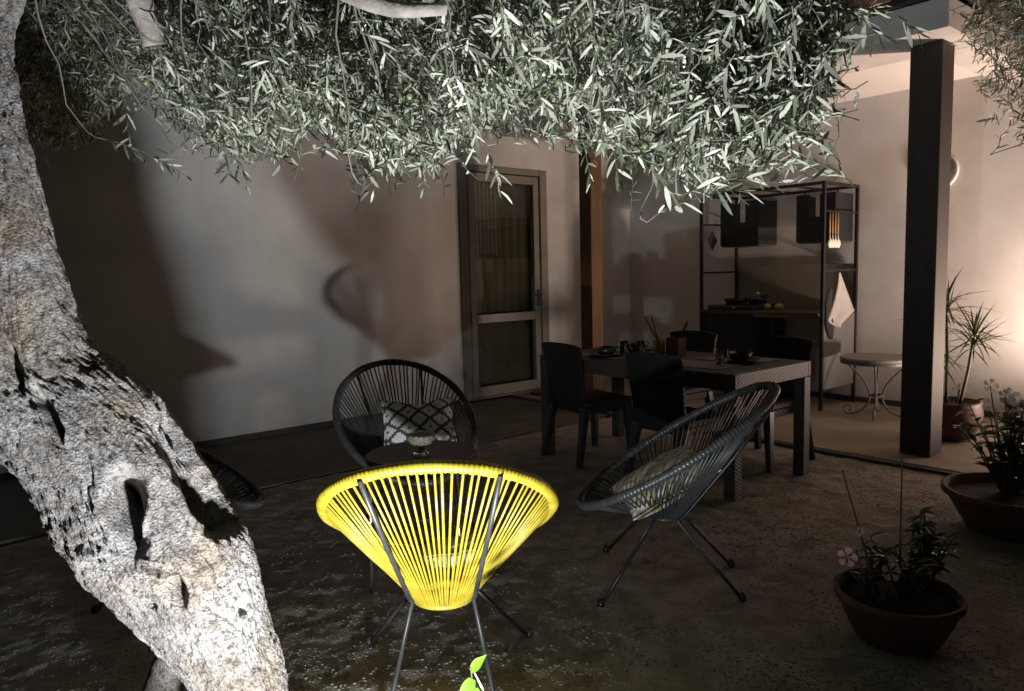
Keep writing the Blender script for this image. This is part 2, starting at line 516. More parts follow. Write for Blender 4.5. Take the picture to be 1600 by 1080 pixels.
def grid_ground():
    # one sheet to the horizon: fine near the camera, coarse far away
    def axis(lo, hi, fine_lo, fine_hi, step):
        a = list(np.arange(fine_lo, fine_hi + 1e-6, step))
        l, s = fine_lo, step
        left = []
        while l > lo:
            s *= 1.35; l -= s; left.append(l)
        h, s = a[-1], step
        rightv = []
        while h < hi:
            s *= 1.35; h += s; rightv.append(h)
        return np.array(left[::-1] + a + rightv)
    xs = axis(-120, 120, -3.2, 4.2, 0.017)
    ys = axis(-120, 140, 0.6, 6.6, 0.017)
    X, Y = np.meshgrid(xs, ys, indexing='ij')
    x, y = X.ravel(), Y.ravel()
    z = ground_height(x, y)
    lx, ly = to_local(x, y)
    under = ((lx < 1.50)) | ((ly > -2.0) & (lx < 4.6))
    z = np.where(under, np.minimum(z, 0) - 0.03, z)
    far = np.hypot(x, y) > 12
    z = np.where(far, -0.03, z)
    n, k = len(xs), len(ys)
    i, j = np.meshgrid(np.arange(n - 1), np.arange(k - 1), indexing='ij')
    a = (i * k + j).ravel()
    me = np_mesh('ground', np.stack([x, y, z], 1), [np.stack([a, a + k, a + k + 1, a + 1], 1)], M['soil'])
    o = link('ground', me)
    tag(o, 'dark crumbly soil and gravel yard', kind='structure')
grid_ground()

def pebbles():
    bv = np.array([(1, 0, 0), (0.3, 0.95, 0.1), (-0.8, 0.6, 0), (-0.7, -0.75, 0.05), (0.5, -0.9, 0), (0.1, 0.05, 1.0), (0, 0, -0.6)])
    bf = np.array([(0, 1, 5), (1, 2, 5), (2, 3, 5), (3, 4, 5), (4, 0, 5), (1, 0, 6), (2, 1, 6), (3, 2, 6), (4, 3, 6), (0, 4, 6)])
    n = 54000
    # density falls with distance so that near ground reads as loose gravel
    yy = 1.35 + 4.6 * rng.random(n) ** 1.6
    xx = (rng.random(n) * 2 - 1) * (0.3 + yy * 0.74)
    lx, ly = to_local(xx, yy)
    ok = (lx > 1.52) & ((ly < -2.05) | (lx > 4.65))
    xx, yy = xx[ok], yy[ok]
    n = len(xx)
    patch = fbm(np.stack([xx, yy, 0 * xx], 1) * 2.2, 3, 29)
    r = (0.0030 + 0.0034 * rng.random(n) ** 2.0) * (1 + 0.35 * patch)
    r = np.clip(r, 0.0022, 0.010)
    z = ground_height(xx, yy) + r * 0.05
    sc = np.stack([r * rng.uniform(0.8, 1.5, n), r * rng.uniform(0.8, 1.3, n), r * rng.uniform(0.28, 0.55, n)], 1)
    ang = rng.random(n) * 6.283
    ca, sa = np.cos(ang), np.sin(ang)
    v = bv[None] * (1 + 0.22 * (rng.random((n, len(bv), 1)) - 0.5) * 2) * sc[:, None]
    vx = v[..., 0] * ca[:, None] - v[..., 1] * sa[:, None]
    vy = v[..., 0] * sa[:, None] + v[..., 1] * ca[:, None]
    v = np.stack([vx + xx[:, None], vy + yy[:, None], v[..., 2] + z[:, None]], -1).reshape(-1, 3)
    f = (bf[None] + (np.arange(n) * len(bv))[:, None, None]).reshape(-1, 3)
    o = link('gravel', np_mesh('gravel', v, [f], M['gravel'], smooth=True))
    tag(o, 'loose small stones scattered over the yard', kind='stuff')
pebbles()

# ------------------------------------------------------------------ concrete path and terrace (structure)
def vbox(name, a, b, m, parent=None, bevel=0.0):
    """box in veranda coordinates, its own object placed and turned there"""
    o = box(name, a, b, m, parent, bevel)
    if parent is None:
        o.location = (CX, CY, 0); o.rotation_euler = (0, 0, VROT)
    return o
path = vbox('path', (0.0, -14, -0.10), (1.47, -2.02, 0.012), M['paving'], bevel=0.008)
tag(path, 'grey concrete strip along the foot of the door wall', kind='structure')
terr = vbox('terrace', (0.0, -1.97, -0.10), (4.55, 0.2, 0.035), M['tile_floor'], bevel=0.008)
tag(terr, 'sandy coloured veranda floor slab', kind='structure')
terr_edge = vbox('terrace_kerb', (0.0, -2.018, -0.10), (4.55, -1.972, 0.028), M['skirting'], bevel=0.004)
tag(terr_edge, 'dark edging strip along the veranda floor', kind='structure')

# ------------------------------------------------------------------ house
house = thing('house', 'pale plastered house with glazed door and covered veranda', 'house', (CX, CY, 0), VROT)
WT = 0.28
MB().box((-WT, -14, -0.1), (0, -2.60, 4.3)).box((-WT, -1.40, -0.1), (0, 0, 4.3)).box((-WT, -2.60, 2.46), (0, -1.40, 4.3)).build('wall', M['plaster'], house)
MB().box((-WT, 0, -0.1), (5.6, 0.3, 2.88)).build('wall', M['plaster'], house)
box('skirting', (0.0, -14, 0.012), (0.012, -2.66, 0.062), M['skirting'], house)
box('skirting', (0.0, -0.012, 0.035), (5.5, -0.0005, 0.085), M['skirting'], house)
# ceiling, beams, posts
box('ceiling', (0.0, -1.398, 2.88), (3.958, 0.3, 2.955), M['ceiling'], house)
box('beam', (0.0, -1.98, 2.78), (4.27, -1.40, 2.965), M['beam'], house, bevel=0.006)
box('beam', (3.96, -1.397, 2.78), (4.265, 0.3, 2.96), M['beam'], house, bevel=0.006)
box('gutter', (0.0, -2.06, 2.968), (4.33, -1.985, 3.005), M['gutter'], house, bevel=0.004)
box('roof_deck', (-0.3, -2.03, 3.008), (4.34, 0.4, 3.05), M['gutter'], house)
for (x0, x1, y0, y1, rot) in ((1.17, 1.32, -2.055, -1.905, 0), (3.955, 4.155, -1.74, -1.54, 0)):
    box('post', (x0, y0, 0.0), (x1, y1, 2.777), M['post_wood'] if x0 < 2 else M['post'], house, bevel=0.006)
# roof tiles along the eaves: curved clay tiles side by side
def tile_mesh():
    mb = MB()
    n = 8; L_ = 0.46
    vs = []
    for y, rad in ((0, 0.092), (L_, 0.078)):
        for rr in (rad, rad - 0.014):
            for k in range(n + 1):
                a = math.pi * k / n
                vs.append((rr * math.cos(a), y, rr * math.sin(a) * 0.75))
    m = n + 1
    fs = []
    for k in range(n):
        fs.append((k, k+1, 2*m+k+1, 2*m+k))
        fs.append((m+k+1, m+k, 3*m+k, 3*m+k+1))
        fs.append((k+1, k, m+k, m+k+1))
        fs.append((2*m+k, 2*m+k+1, 3*m+k+1, 3*m+k))
    fs.append((0, 2*m, 3*m, m)); fs.append((n, m+n, 3*m+n, 2*m+n))
    mb.add(vs, fs)
    me = bpy.data.meshes.new('roof_tile')
    me.from_pydata(mb.v, [], mb.f)
    me.materials.append(M['roof'])
    return me
tm = tile_mesh()
for row in range(5):
    for k in range(23):
        o = link('roof_tile', tm, house)
        o.location = (0.1 + k * 0.192, -2.09 + row * 0.38 + random.uniform(-.006, .006), 3.09 + row * 0.085)
        o.rotation_euler = (R(13), 0, random.uniform(-.02, .02))
# flat fascia tiles visible over the gutter
for k in range(14):
    box('fascia_tile', (0.02 + k * 0.315, -2.075, 3.008), (0.325 + k * 0.315, -2.035, 3.085), M['roof'], house, bevel=0.003)

# ------------------------------------------------------------------ glazed door
door = bpy.data.objects.new('door', None); col.objects.link(door); door.parent = house
# fixed frame
box('frame', (-0.10, -2.598, 0.035), (0.022, -2.50, 2.458), M['frame'], door, bevel=0.004)
box('frame', (-0.10, -1.50, 0.035), (0.022, -1.402, 2.458), M['frame'], door, bevel=0.004)
box('frame', (-0.10, -2.498, 2.395), (0.020, -1.502, 2.457), M['frame'], door, bevel=0.004)
box('gap_strip', (-0.09, -2.498, 0.037), (-0.02, -2.472, 2.392), M['gap'], door)  # near-black strip filling the slot between frame and leaf
# leaf
box('stile', (-0.07, -2.470, 0.05), (-0.005, -2.395, 2.385), M['frame'], door, bevel=0.004)
box('stile', (-0.07, -1.580, 0.05), (-0.005, -1.503, 2.385), M['frame'], door, bevel=0.004)
box('rail', (-0.068, -2.393, 0.05), (-0.007, -1.582, 0.155), M['frame'], door, bevel=0.004)
box('rail', (-0.068, -2.393, 0.83), (-0.007, -1.582, 0.92), M['frame'], door, bevel=0.004)
box('rail', (-0.068, -2.393, 2.30), (-0.007, -1.582, 2.385), M['frame'], door, bevel=0.004)
box('pane', (-0.042, -2.392, 0.156), (-0.036, -1.583, 0.829), M['pane'], door)
box('pane', (-0.042, -2.392, 0.921), (-0.036, -1.583, 2.299), M['pane'], door)
hb = MB().box((0.0, -1.555, 0.98), (0.006, -1.525, 1.16)).tube([(0.005, -1.54, 1.10), (0.05, -1.54, 1.10), (0.055, -1.64, 1.10)], 0.009, 8)
hb.build('handle', M['dark_metal'], door)
box('threshold', (-0.10, -2.498, 0.036), (0.03, -1.502, 0.048), M['frame'], door)
# dim room behind the glass, with a lace curtain over half of it
rm = MB()
rm.box((-1.9, -3.2, 0.0), (-1.88, -0.9, 2.6)).box((-1.9, -3.22, 0.0), (-WT - 0.002, -3.2, 2.6)).box((-1.9, -0.9, 0.0), (-WT - 0.002, -0.88, 2.6)).box((-1.9, -3.2, -0.02), (-WT - 0.002, -0.9, 0.0)).box((-1.9, -3.2, 2.6), (-WT - 0.002, -0.9, 2.62))
rm.build('room_lining', M['room'], house)
def hang(name, y0, y1, z0, z1, m, x):
    cv, cf = [], []
    n = 40
    for i in range(n):
        y = y0 + (y1 - y0) * i / (n - 1)
        for z in (z0, z1):
            cv.append((x + 0.008 * math.sin(i * 1.15), y, z))
    for i in range(n - 1):
        cf.append((2*i, 2*i+2, 2*i+3, 2*i+1))
    MB().add(cv, cf).build(name, m, door, smooth=True)
hang('curtain', -2.39, -2.02, 1.55, 2.30, M['curtain'], -0.085)
hang('lit_room_sheet', -2.39, -1.585, 0.93, 2.30, M['lit_room_sheet'], -0.115)  # added sheets behind both panes, coloured like the dimly lit room
hang('lit_room_sheet', -2.39, -1.585, 0.16, 0.825, M['lit_room_sheet'], -0.115)
# round pale disc on the kitchen wall, half hidden by the right-hand post
disc = MB().lathe([(0.0, 0.0), (0.125, 0.0), (0.135, 0.006), (0.140, 0.020), (0.150, 0.028), (0.160, 0.020), (0.162, 0.0)], 48)
dsc = disc.build('wall_disc', M['plaster'], None, smooth=True)
dsc.matrix_world = Matrix.Translation(V(3.515, -0.002, 2.14)) @ Matrix.Rotation(VROT, 4, 'Z') @ Matrix.Rotation(R(90), 4, 'X')
tag(dsc, 'pale round disc with a raised rim on the wall behind the right post', 'wall plate')
# ------------------------------------------------------------------ doormat
dm = vbox('doormat', (0.16, -2.40, 0.013), (0.62, -1.98 + 0.0, 0.030), M['doormat'], bevel=0.005)
dm.location = V(0, 0.55, 0.024); 
tag(dm, 'dark doormat lying on the floor in front of the glazed door', 'doormat')

# ------------------------------------------------------------------ cord chairs
CH = dict(a=0.362, b=0.48, th=0.559, yc=-0.01, zc=0.599, yb=0.03, zb=0.301, rb=0.094, fx=0.296, fy=0.301, bx=0.176, by=-0.271)
def rim_pt(t, off=0.0):
    s = math.cos(t)
    w_ = (CH['a'] + off) * math.sin(t) * (1 - 0.02 * s)
    L_ = (CH['b'] + off) * s
    return Vector((w_, CH['yc'] + L_ * math.cos(CH['th']), CH['zc'] - L_ * math.sin(CH['th'])))
def base_pt(t):
    return Vector((CH['rb'] * math.sin(t), CH['yb'] + CH['rb'] * math.cos(t), CH['zb']))

def make_cord_chair(name, label, cord_m, leg_m, rnd):
    t = thing(name, label, 'chair')
    # rim wound with cord: a tube whose surface carries every turn of the winding
    n, ns = 700, 12
    pts = [rim_pt(2 * math.pi * i / n) for i in range(n)]
    rad = []
    for i in range(n):
        rad.append(0.0172 + 0.0016 * (1 if i % 4 < 2 else -0.3) + 0.0010 * rnd.random() + 0.0012 * math.sin(i * 0.11))
    o = MB().tube(pts, rad, ns, closed=True).build('rim', cord_m, t, smooth=True)
    # base ring
    MB().tube([base_pt(2 * math.pi * i / 40) for i in range(40)], 0.011, 8, closed=True).build('base_ring', cord_m, t, smooth=True)
    # cords in pairs from the rim down to the base ring
    npair = 46
    for k in range(npair):
        ang = 2 * math.pi * (k + 0.5) / npair
        for s in (-1, 1):
            a1 = ang + s * (0.016 + 0.030 * rnd.random())
            a0 = ang + s * 0.040 + 0.02 * (rnd.random() - 0.5)
            p, q = rim_pt(a1, 0.006), base_pt(a0)
            q.z -= 0.004
            d = (q - p)
            mid = p + d * 0.5 + Vector((0, 0, -0.004 * rnd.random()))
            end = q + Vector((0, 0, -0.008)) - Vector((math.sin(a0), math.cos(a0), 0)) * 0.012
            MB().tube([p, mid, q, end], 0.0036 + 0.0008 * rnd.random(), 6).build('cord', cord_m, t, smooth=True)
    # legs: bent rods; the rear pair run on up behind the cords to the rim
    for s in (-1, 1):
        f = Vector((s * CH['fx'], CH['fy'], 0.0))
        j = Vector((s * 0.098, CH['yb'] + 0.05, CH['zb'] + 0.004))
        up_ = rim_pt(s * 0.75) * 0.25 + j * 0.75
        MB().tube([f, f.lerp(j, 0.5), j, up_], 0.0078, 10).build('leg', leg_m, t, smooth=True)
        MB().lathe([(0.016, 0), (0.016, 0.012), (0.010, 0.03)], 12, (f.x, f.y, 0)).build('foot_cap', leg_m, t, smooth=True)
        f = Vector((s * CH['bx'], CH['by'], 0.0))
        j = Vector((s * 0.100, CH['yb'] - 0.045, CH['zb'] - 0.004))
        tt = math.pi - s * 0.52
        e = rim_pt(tt, 0.012) + Vector((0, -0.012, -0.012))
        MB().tube([f, f.lerp(j, 0.5), j, j.lerp(e, 0.06) + Vector((0, -0.012, 0)), j.lerp(e, 0.55) + Vector((0, -0.010, -0.006)), e], 0.0078, 10).build('leg', leg_m, t, smooth=True)
        MB().lathe([(0.016, 0), (0.016, 0.012), (0.010, 0.03)], 12, (f.x, f.y, 0)).build('foot_cap', leg_m, t, smooth=True)
    return t
rnd = random.Random(3)
yc = make_cord_chair('cord_chair', 'bright yellow cord lounge chair seen from behind beside the tree trunk', M['yellow'], M['dark_metal'], rnd)
yc.location = (-0.246, 2.32, 0.0); yc.rotation_euler = (0, 0, 0.045); yc['group'] = 'cord lounge chairs around the side table'
bc = make_cord_chair('cord_chair', 'black cord lounge chair facing the camera with a black and white cushion', M['black_cord'], M['black_metal'], rnd)
bc['group'] = yc['group']
bc.location = (-0.572, 3.878, 0.0); bc.rotation_euler = (0, 0, 3.523)
c2 = copy_tree(bc); c2.location = (0.68, 3.112, 0.0); c2.rotation_euler = (0, 0, 1.407)
c2['label'] = 'black cord lounge chair in side view right of the yellow chair'
c3 = copy_tree(bc); c3.location = (-1.55, 3.18, 0.0); c3.rotation_euler = (0, 0, R(-72))
c3['label'] = 'black cord lounge chair almost hidden behind the olive trunk'

# cushions
def cushion(name, label, m, loc, rot, size=0.40, thick=0.13, sag=0.0):
    n = 28
    vs, fs = [], []
    for side in (1, -1):
        for i in range(n + 1):
            for j in range(n + 1):
                u, v = i / n * 2 - 1, j / n * 2 - 1
                puff = max(0.0, (1 - u ** 2) * (1 - v ** 2)) ** 0.42
                pin = 1 - 0.07 * (1 - u * u) * abs(v) ** 3 - 0.0
                pin2 = 1 - 0.07 * (1 - v * v) * abs(u) ** 3
                x, y = u * size / 2 * pin2, v * size / 2 * pin
                if v > 0: y -= sag * v * (1 - abs(u)) ** 1.2
                wr = 0.004 * math.sin(9 * u + 4 * v) * (1 - abs(u * v))
                vs.append((x, y, side * (thick / 2 * puff + 0.003) + wr))
    m_ = (n + 1) ** 2
    for i in range(n):
        for j in range(n):
            a = i * (n + 1) + j
            fs.append((a, a + n + 1, a + n + 2, a + 1))
            fs.append((m_ + a, m_ + a + 1, m_ + a + n + 2, m_ + a + n + 1))
    o = MB().add(vs, fs)
    ring = [i * (n + 1) for i in range(n + 1)] + [n * (n + 1) + j for j in range(1, n + 1)] + [i * (n + 1) + n for i in range(n - 1, -1, -1)] + [j for j in range(n - 1, 0, -1)]
    for k in range(len(ring)):
        a, b = ring[k], ring[(k + 1) % len(ring)]
        o.f.append((a, b, m_ + b, m_ + a))
    ob = o.build(name, m, None, smooth=True)
    ob.location = loc; ob.rotation_euler = rot
    return tag(ob, label, 'cushion')
cushion('cushion', 'black and white diamond patterned cushion on the rear black chair', M['kilim'], (-0.51, 3.90, 0.545), (R(40), R(0), R(10)), 0.40, 0.13, 0.06)
cushion('cushion', 'pale ochre and white cushion lying in the side-view black chair', M['kilim_yellow'], (0.64, 3.13, 0.440), (R(27), R(0), R(-84)), 0.42, 0.12, 0.0)
cushion('cushion', 'pale cushion glimpsed through the cords of the yellow chair', M['kilim_yellow'], (-0.18, 2.43, 0.415), (R(-20), R(0), R(14)), 0.30, 0.10, 0.0)

# ------------------------------------------------------------------ round side table and woven bowl
st = thing('side_table', 'round black side table between the yellow and rear black chairs', 'table', (-0.40, 3.10, 0.0))
MB().lathe([(0.0, 0.575), (0.232, 0.575), (0.237, 0.580), (0.237, 0.594), (0.232, 0.599), (0.0, 0.599)], 56).build('tabletop', M['black_metal'], st, smooth=False)
for k in range(3):
    a = R(196) + k * 2 * math.pi / 3
    MB().tube([(0.222 * math.cos(a), 0.222 * math.sin(a), 0.574), (0.235 * math.cos(a), 0.235 * math.sin(a), 0.0)], 0.0065, 10).build('leg', M['chrome'], st, smooth=True)
MB().tube([(0.15 * math.cos(2 * math.pi * i / 36), 0.15 * math.sin(2 * math.pi * i / 36), 0.25) for i in range(36)], 0.005, 6, closed=True).build('brace', M['black_metal'], st, smooth=True)
wb = thing('woven_bowl', 'pale rope bowl on a slender glass stem on the round black table', 'bowl', (-0.395, 3.06, 0.600))
MB().lathe([(0.034, 0.0), (0.036, 0.006), (0.020, 0.018), (0.016, 0.035), (0.018, 0.05)], 28).build('stem', M['glass'], wb, smooth=True)
rb = MB()
for lv, (rr, zz) in enumerate(((0.040, 0.056), (0.050, 0.068), (0.054, 0.080))):
    for ph in (0, math.pi):
        rb.tube([((rr + 0.004 * math.cos(i * math.pi / 5 + ph)) * math.cos(2 * math.pi * i / 80), (rr + 0.004 * math.cos(i * math.pi / 5 + ph)) * math.sin(2 * math.pi * i / 80), zz + 0.004 * math.sin(i * math.pi / 5 + ph)) for i in range(80)], 0.0062, 6, closed=True)
rb.build('rope_coil', M['rope'], wb, smooth=True)
MB().lathe([(0.0, 0.052), (0.044, 0.053), (0.050, 0.07)], 28).build('bowl', M['rope'], wb, smooth=True)

# ------------------------------------------------------------------ dining table and chairs
dt = thing('dining_table', 'dark plaited resin dining table laid for a meal at the veranda edge', 'table', V(2.90, -2.975, 0), VROT)
TX, TY = 0.83, 0.425
box('tabletop', (-TX + 0.012, -TY + 0.012, 0.722), (TX - 0.012, TY - 0.012, 0.745), M['table_top'], dt, bevel=0.005)
for s in (-1, 1):
    box('apron', (-TX, s * TY, 0.645), (TX, s * (TY - 0.03), 0.742), M['weave_table'], dt, bevel=0.004)
    box('apron', (s * TX, -TY + 0.031, 0.645), (s * (TX - 0.03), TY - 0.031, 0.742), M['weave_table'], dt, bevel=0.004)
    for q in (-1, 1):
        box('leg', (s * (TX - 0.001), q * (TY - 0.001), 0.0), (s * (TX - 0.075), q * (TY - 0.075), 0.644), M['weave_table'], dt, bevel=0.004)

def make_dining_chair(label):
    t = thing('dining_chair', label, 'chair')
    # backrest: a curved, slightly reclined and flaring sheet
    def sheet(x0w, x1w, z0, z1, y0, y1, th, bow, n=12, nz=8, topcurve=0.02):
        vs, fs = [], []
        for side in (0, 1):
            for j in range(nz + 1):
                f = j / nz
                wv = x0w + (x1w - x0w) * f
                for i in range(n + 1):
                    u = i / n * 2 - 1
                    z = z0 + (z1 - z0) * f - (topcurve * abs(u) ** 3 if j == nz else 0)
                    y = y0 + (y1 - y0) * f + bow * (u * u) + (th if side else 0)
                    vs.append((u * wv / 2, y, z))
        m_ = (n + 1) * (nz + 1)
        for j in range(nz):
            for i in range(n):
                a = j * (n + 1) + i
                fs.append((a, a + 1, a + n + 2, a + n + 1))
                fs.append((m_ + a, m_ + a + n + 1, m_ + a + n + 2, m_ + a + 1))
        for i in range(n):
            fs.append((i, m_ + i, m_ + i + 1, i + 1))
            a = nz * (n + 1) + i
            fs.append((a, a + 1, m_ + a + 1, m_ + a))
        for j in range(nz):
            a = j * (n + 1)
            fs.append((a, a + n + 1, m_ + a + n + 1, m_ + a))
            b = a + n
            fs.append((b, m_ + b, m_ + b + n + 1, b + n + 1))
        return MB().add(vs, fs)
    sheet(0.40, 0.455, 0.40, 0.855, -0.215, -0.285, 0.022, 0.022).build('backrest', M['weave_black'], t, bevel=0.004)
    sh = MB()
    sh.box((-0.215, -0.20, 0.405), (0.215, 0.235, 0.445))
    sh.build('seat', M['weave_black'], t, bevel=0.012)
    ap = MB()
    for s in (-1, 1):
        ap.box((s * 0.205, -0.19, 0.355), (s * 0.185, 0.215, 0.404))
    ap.box((-0.184, 0.195, 0.355), (0.184, 0.215, 0.404)).box((-0.184, -0.19, 0.355), (0.184, -0.17, 0.404))
    ap.build('apron', M['weave_black'], t, bevel=0.003)
    for s in (-1, 1):
        for (yt, yb, xb) in ((0.195, 0.215, 0.215), (-0.185, -0.265, 0.220)):
            vs = []
            for (x, y, z, h) in ((s * xb, yb, 0.0, 0.019), (s * 0.188, yt, 0.403, 0.028)):
                vs += [(x - h, y - h, z), (x + h, y - h, z), (x + h, y + h, z), (x - h, y + h, z)]
            MB().add(vs, [(0,3,2,1),(4,5,6,7),(0,1,5,4),(1,2,6,5),(2,3,7,6),(3,0,4,7)]).build('leg', M['black_metal'], t, bevel=0.005)
    return t
dc = make_dining_chair('black dining chair standing alone at the near left of the dining table')
dc['group'] = 'black dining chairs at the table'
def put(o, x, y, a):
    o.location = V(x, y, 0.0); o.rotation_euler = (0, 0, VROT + R(a))
put(dc, 2.38, -3.20, -8)
for (x, y, a, lb) in ((3.27, -3.30, -3, 'black dining chair tucked in at the near side behind the side-view lounge chair'),
                      (2.53, -2.42, 178, 'black dining chair on the far side behind the candle jar and russet box'),
                      (3.33, -2.46, 176, 'black dining chair on the far side in front of the outdoor kitchen')):
    d = copy_tree(dc); d['label'] = lb; put(d, x, y, a)

TZ = 0.7465
def on_table(name, label, cat, x, y, group=None):
    return thing(name, label, cat, V(x, y, TZ), VROT + random.uniform(-.3, .3), group)
# placemats
for (x, y, lb) in ((3.32, -3.16, 'pale woven placemat under the tumbler on the near right of the table'), (3.36, -2.80, 'pale woven placemat under the black bowl'), (2.52, -3.16, 'pale woven placemat at the near left of the table'), (2.52, -2.76, 'pale woven placemat at the far left of the table')):
    o = box('placemat', (-0.21, -0.145, 0.0), (0.21, 0.145, 0.004), M['placemat'])
    o.location = V(x, y, TZ); o.rotation_euler = (0, 0, VROT)
    tag(o, lb, 'placemat', 'placemats on the dining table')
def tumbler(x, y, lb):
    o = MB().lathe([(0.0, 0.0), (0.032, 0.0), (0.034, 0.003), (0.040, 0.10), (0.0385, 0.10), (0.0325, 0.008), (0.0, 0.007)], 28).build('tumbler', M['glass'], None, smooth=True)
    o.location = V(x, y, TZ + 0.005)
    tag(o, lb, 'glass', 'tumblers on the dining table')
tumbler(2.62, -3.08, 'clear glass tumbler leftmost on the dining table')
tumbler(2.72, -3.02, 'clear glass tumbler second from the left on the dining table')
tumbler(3.45, -3.12, 'clear glass tumbler at the right end of the table by the black bowl')
def plate_bowl(x, y, lbp, lbb):
    p = MB().lathe([(0.0, 0.0), (0.08, 0.0), (0.125, 0.016), (0.125, 0.020), (0.08, 0.006), (0.0, 0.006)], 36).build('plate', M['dark_ceramic'], None, smooth=True)
    p.location = V(x, y, TZ + 0.005); tag(p, lbp, 'plate', 'dark plates on the dining table')
    b = MB().lathe([(0.0, 0.0), (0.04, 0.0), (0.065, 0.02), (0.078, 0.055), (0.074, 0.055), (0.06, 0.022), (0.0, 0.008)], 36).build('bowl', M['dark_ceramic'], None, smooth=True)
    b.location = V(x, y, TZ + 0.012); tag(b, lbb, 'bowl', 'dark bowls on the dining table')
plate_bowl(3.45, -2.92, 'dark plate under the bowl at the right end of the table', 'glossy black bowl at the right end of the table')
plate_bowl(2.55, -3.20, 'dark plate under the bowl at the near left of the table', 'dark bowl at the near left corner of the table')
plate_bowl(2.50, -2.78, 'dark plate under the bowl at the far left of the table', 'dark bowl at the far left of the table beside the candle jar')
jr = thing('candle_jar', 'small yellow green candle jar at the middle of the dining table', 'jar', V(2.72, -2.82, TZ))
MB().lathe([(0.0, 0.0), (0.040, 0.0), (0.042, 0.004), (0.042, 0.095), (0.039, 0.095), (0.039, 0.075), (0.0, 0.075)], 28).build('jar', M['jar'], jr, smooth=True)
bxo = thing('box', 'russet brown box holding dark sticks beside the yellow candle jar', 'box', V(2.82, -2.755, TZ), VROT)
bb = MB()
bb.box((-0.055, -0.045, 0), (0.055, -0.039, 0.115)).box((-0.055, 0.039, 0), (0.055, 0.045, 0.115)).box((-0.055, -0.038, 0), (-0.049, 0.038, 0.115)).box((0.049, -0.038, 0), (0.055, 0.038, 0.115)).box((-0.048, -0.038, 0), (0.048, 0.038, 0.006))
bb.build('side', M['box_brown'], bxo)
sk = thing('twig_decoration', 'thin forked dry twigs standing in the candle jar', 'twigs', V(2.72, -2.82, TZ + 0.03))
for (ex, ey, ez) in ((-0.10, 0.0, 0.24), (-0.055, 0.01, 0.245)):
    dx = Vector((E2[0] * 0.7 + E1[0] * 0.7, E2[1] * 0.7 + E1[1] * 0.7, 0)) * ex * 1.0
    MB().tube([(0, 0, 0.05), dx * 0.45 + Vector((0, 0, 0.12)), dx + Vector((0, 0, ez))], [0.005, 0.0045, 0.004], 6).build('twig', M['stick'], sk, smooth=True)
sk2 = thing('spatula', 'dark curved stick leaning out of the russet box', 'stick', V(2.83, -2.74, TZ + 0.01))
MB().tube([(0.0, 0.0, 0.0), (0.02, 0.0, 0.12), (0.055, 0.0, 0.19), (0.065, 0.0, 0.225)], [0.006, 0.007, 0.011, 0.005], 8).build('stick', M['stick'], sk2, smooth=True)

# ------------------------------------------------------------------ outdoor kitchen
kt = thing('outdoor_kitchen', 'black steel framed outdoor kitchen unit against the veranda wall', 'kitchen unit', (CX, CY, 0), VROT)
X0, X1, Y0, Y1, KZ = 1.54, 2.83, -0.67, -0.045, 2.09
T = 0.014
for x in (X0, X1):
    for y in (Y0, Y1):
        box('post', (x - T, y - T, 0.036), (x + T, y + T, KZ), M['black_metal'], kt)
for y in (Y0, Y1):
    box('rail', (X0 + T + .001, y - T, KZ - 2 * T), (X1 - T - .001, y + T, KZ - .001), M['black_metal'], kt)
for x in (X0, X1):
    box('rail', (x - T, Y0 + T + .001, KZ - 2 * T), (x + T, Y1 - T - .001, KZ - .001), M['black_metal'], kt)
for x in (1.87, 2.19, 2.51):
    box('cross_bar', (x - 0.009, Y0 + T + .001, KZ - 2 * T + .004), (x + 0.009, Y1 - T - .001, KZ - .006), M['black_metal'], kt)
for x, zs in ((X0, (1.79, 1.30)), (X1, (1.83, 1.30))):
    for z in zs:
        box('side_rail', (x - 0.008, Y0 + T + .001, z - 0.009), (x + 0.008, Y1 - T - .001, z + 0.009), M['black_metal'], kt)
box('countertop', (X0 + T + .002, Y0 - 0.03, 0.895), (X1 - T - .002, Y1 + 0.01, 0.925), M['counter'], kt, bevel=0.003)
box('cabinet', (X0 + 0.016, Y0 + 0.01, 0.10), (2.12, Y1 - 0.015, 0.893), M['kitchen_dark'], kt, bevel=0.003)
box('support_leg', (2.315, Y0 + 0.01, 0.036), (2.337, Y0 + 0.032, 0.893), M['black_metal'], kt)
box('splashback', (X0 + T + .003, Y1 + 0.012, 0.927), (X1 + 0.02, Y1 + 0.022, 1.36), M['splash'], kt)
box('side_panel', (X1 - 0.005, Y0 + T + .003, 0.22), (X1 + 0.005, Y1 - T - .003, 0.893), M['grey_panel'], kt)
box('under_rail', (2.13, Y0 + 0.01, 0.868), (X1 - T - .002, Y0 + 0.035, 0.893), M['wood'], kt)
# two hanging cabinets, each two side panels, a low back and a base shelf, hung by straps
for (xa, xb) in ((1.58, 2.02), (2.42, 2.80)):
    hc = bpy.data.objects.new('hanging_cabinet', None); col.objects.link(hc); hc.parent = kt
    ya, yb = -0.40, -0.06
    box('side', (xa, ya, 1.57), (xa + 0.012, yb, 2.01), M['kitchen_dark'], hc)
    box('side', (xb - 0.012, ya, 1.57), (xb, yb, 2.01), M['kitchen_dark'], hc)
    box('front', (xa + 0.013, ya, 1.57), (xa + 0.13, ya + 0.01, 2.01), M['kitchen_dark'], hc)
    box('front', (xb - 0.15, ya, 1.57), (xb - 0.013, ya + 0.01, 2.01), M['kitchen_dark'], hc)
    box('front', (xa + 0.131, ya + .001, 1.57), (xb - 0.151, ya + 0.009, 1.80), M['kitchen_dark'], hc)
    box('shelf', (xa + 0.013, ya + 0.011, 1.556), (xb - 0.013, yb, 1.572), M['counter'], hc)
    for x in (xa + 0.02, xb - 0.035):
        box('strap', (x, ya + 0.1, 2.011), (x + 0.012, ya + 0.103, 2.062), M['black_metal'], hc)
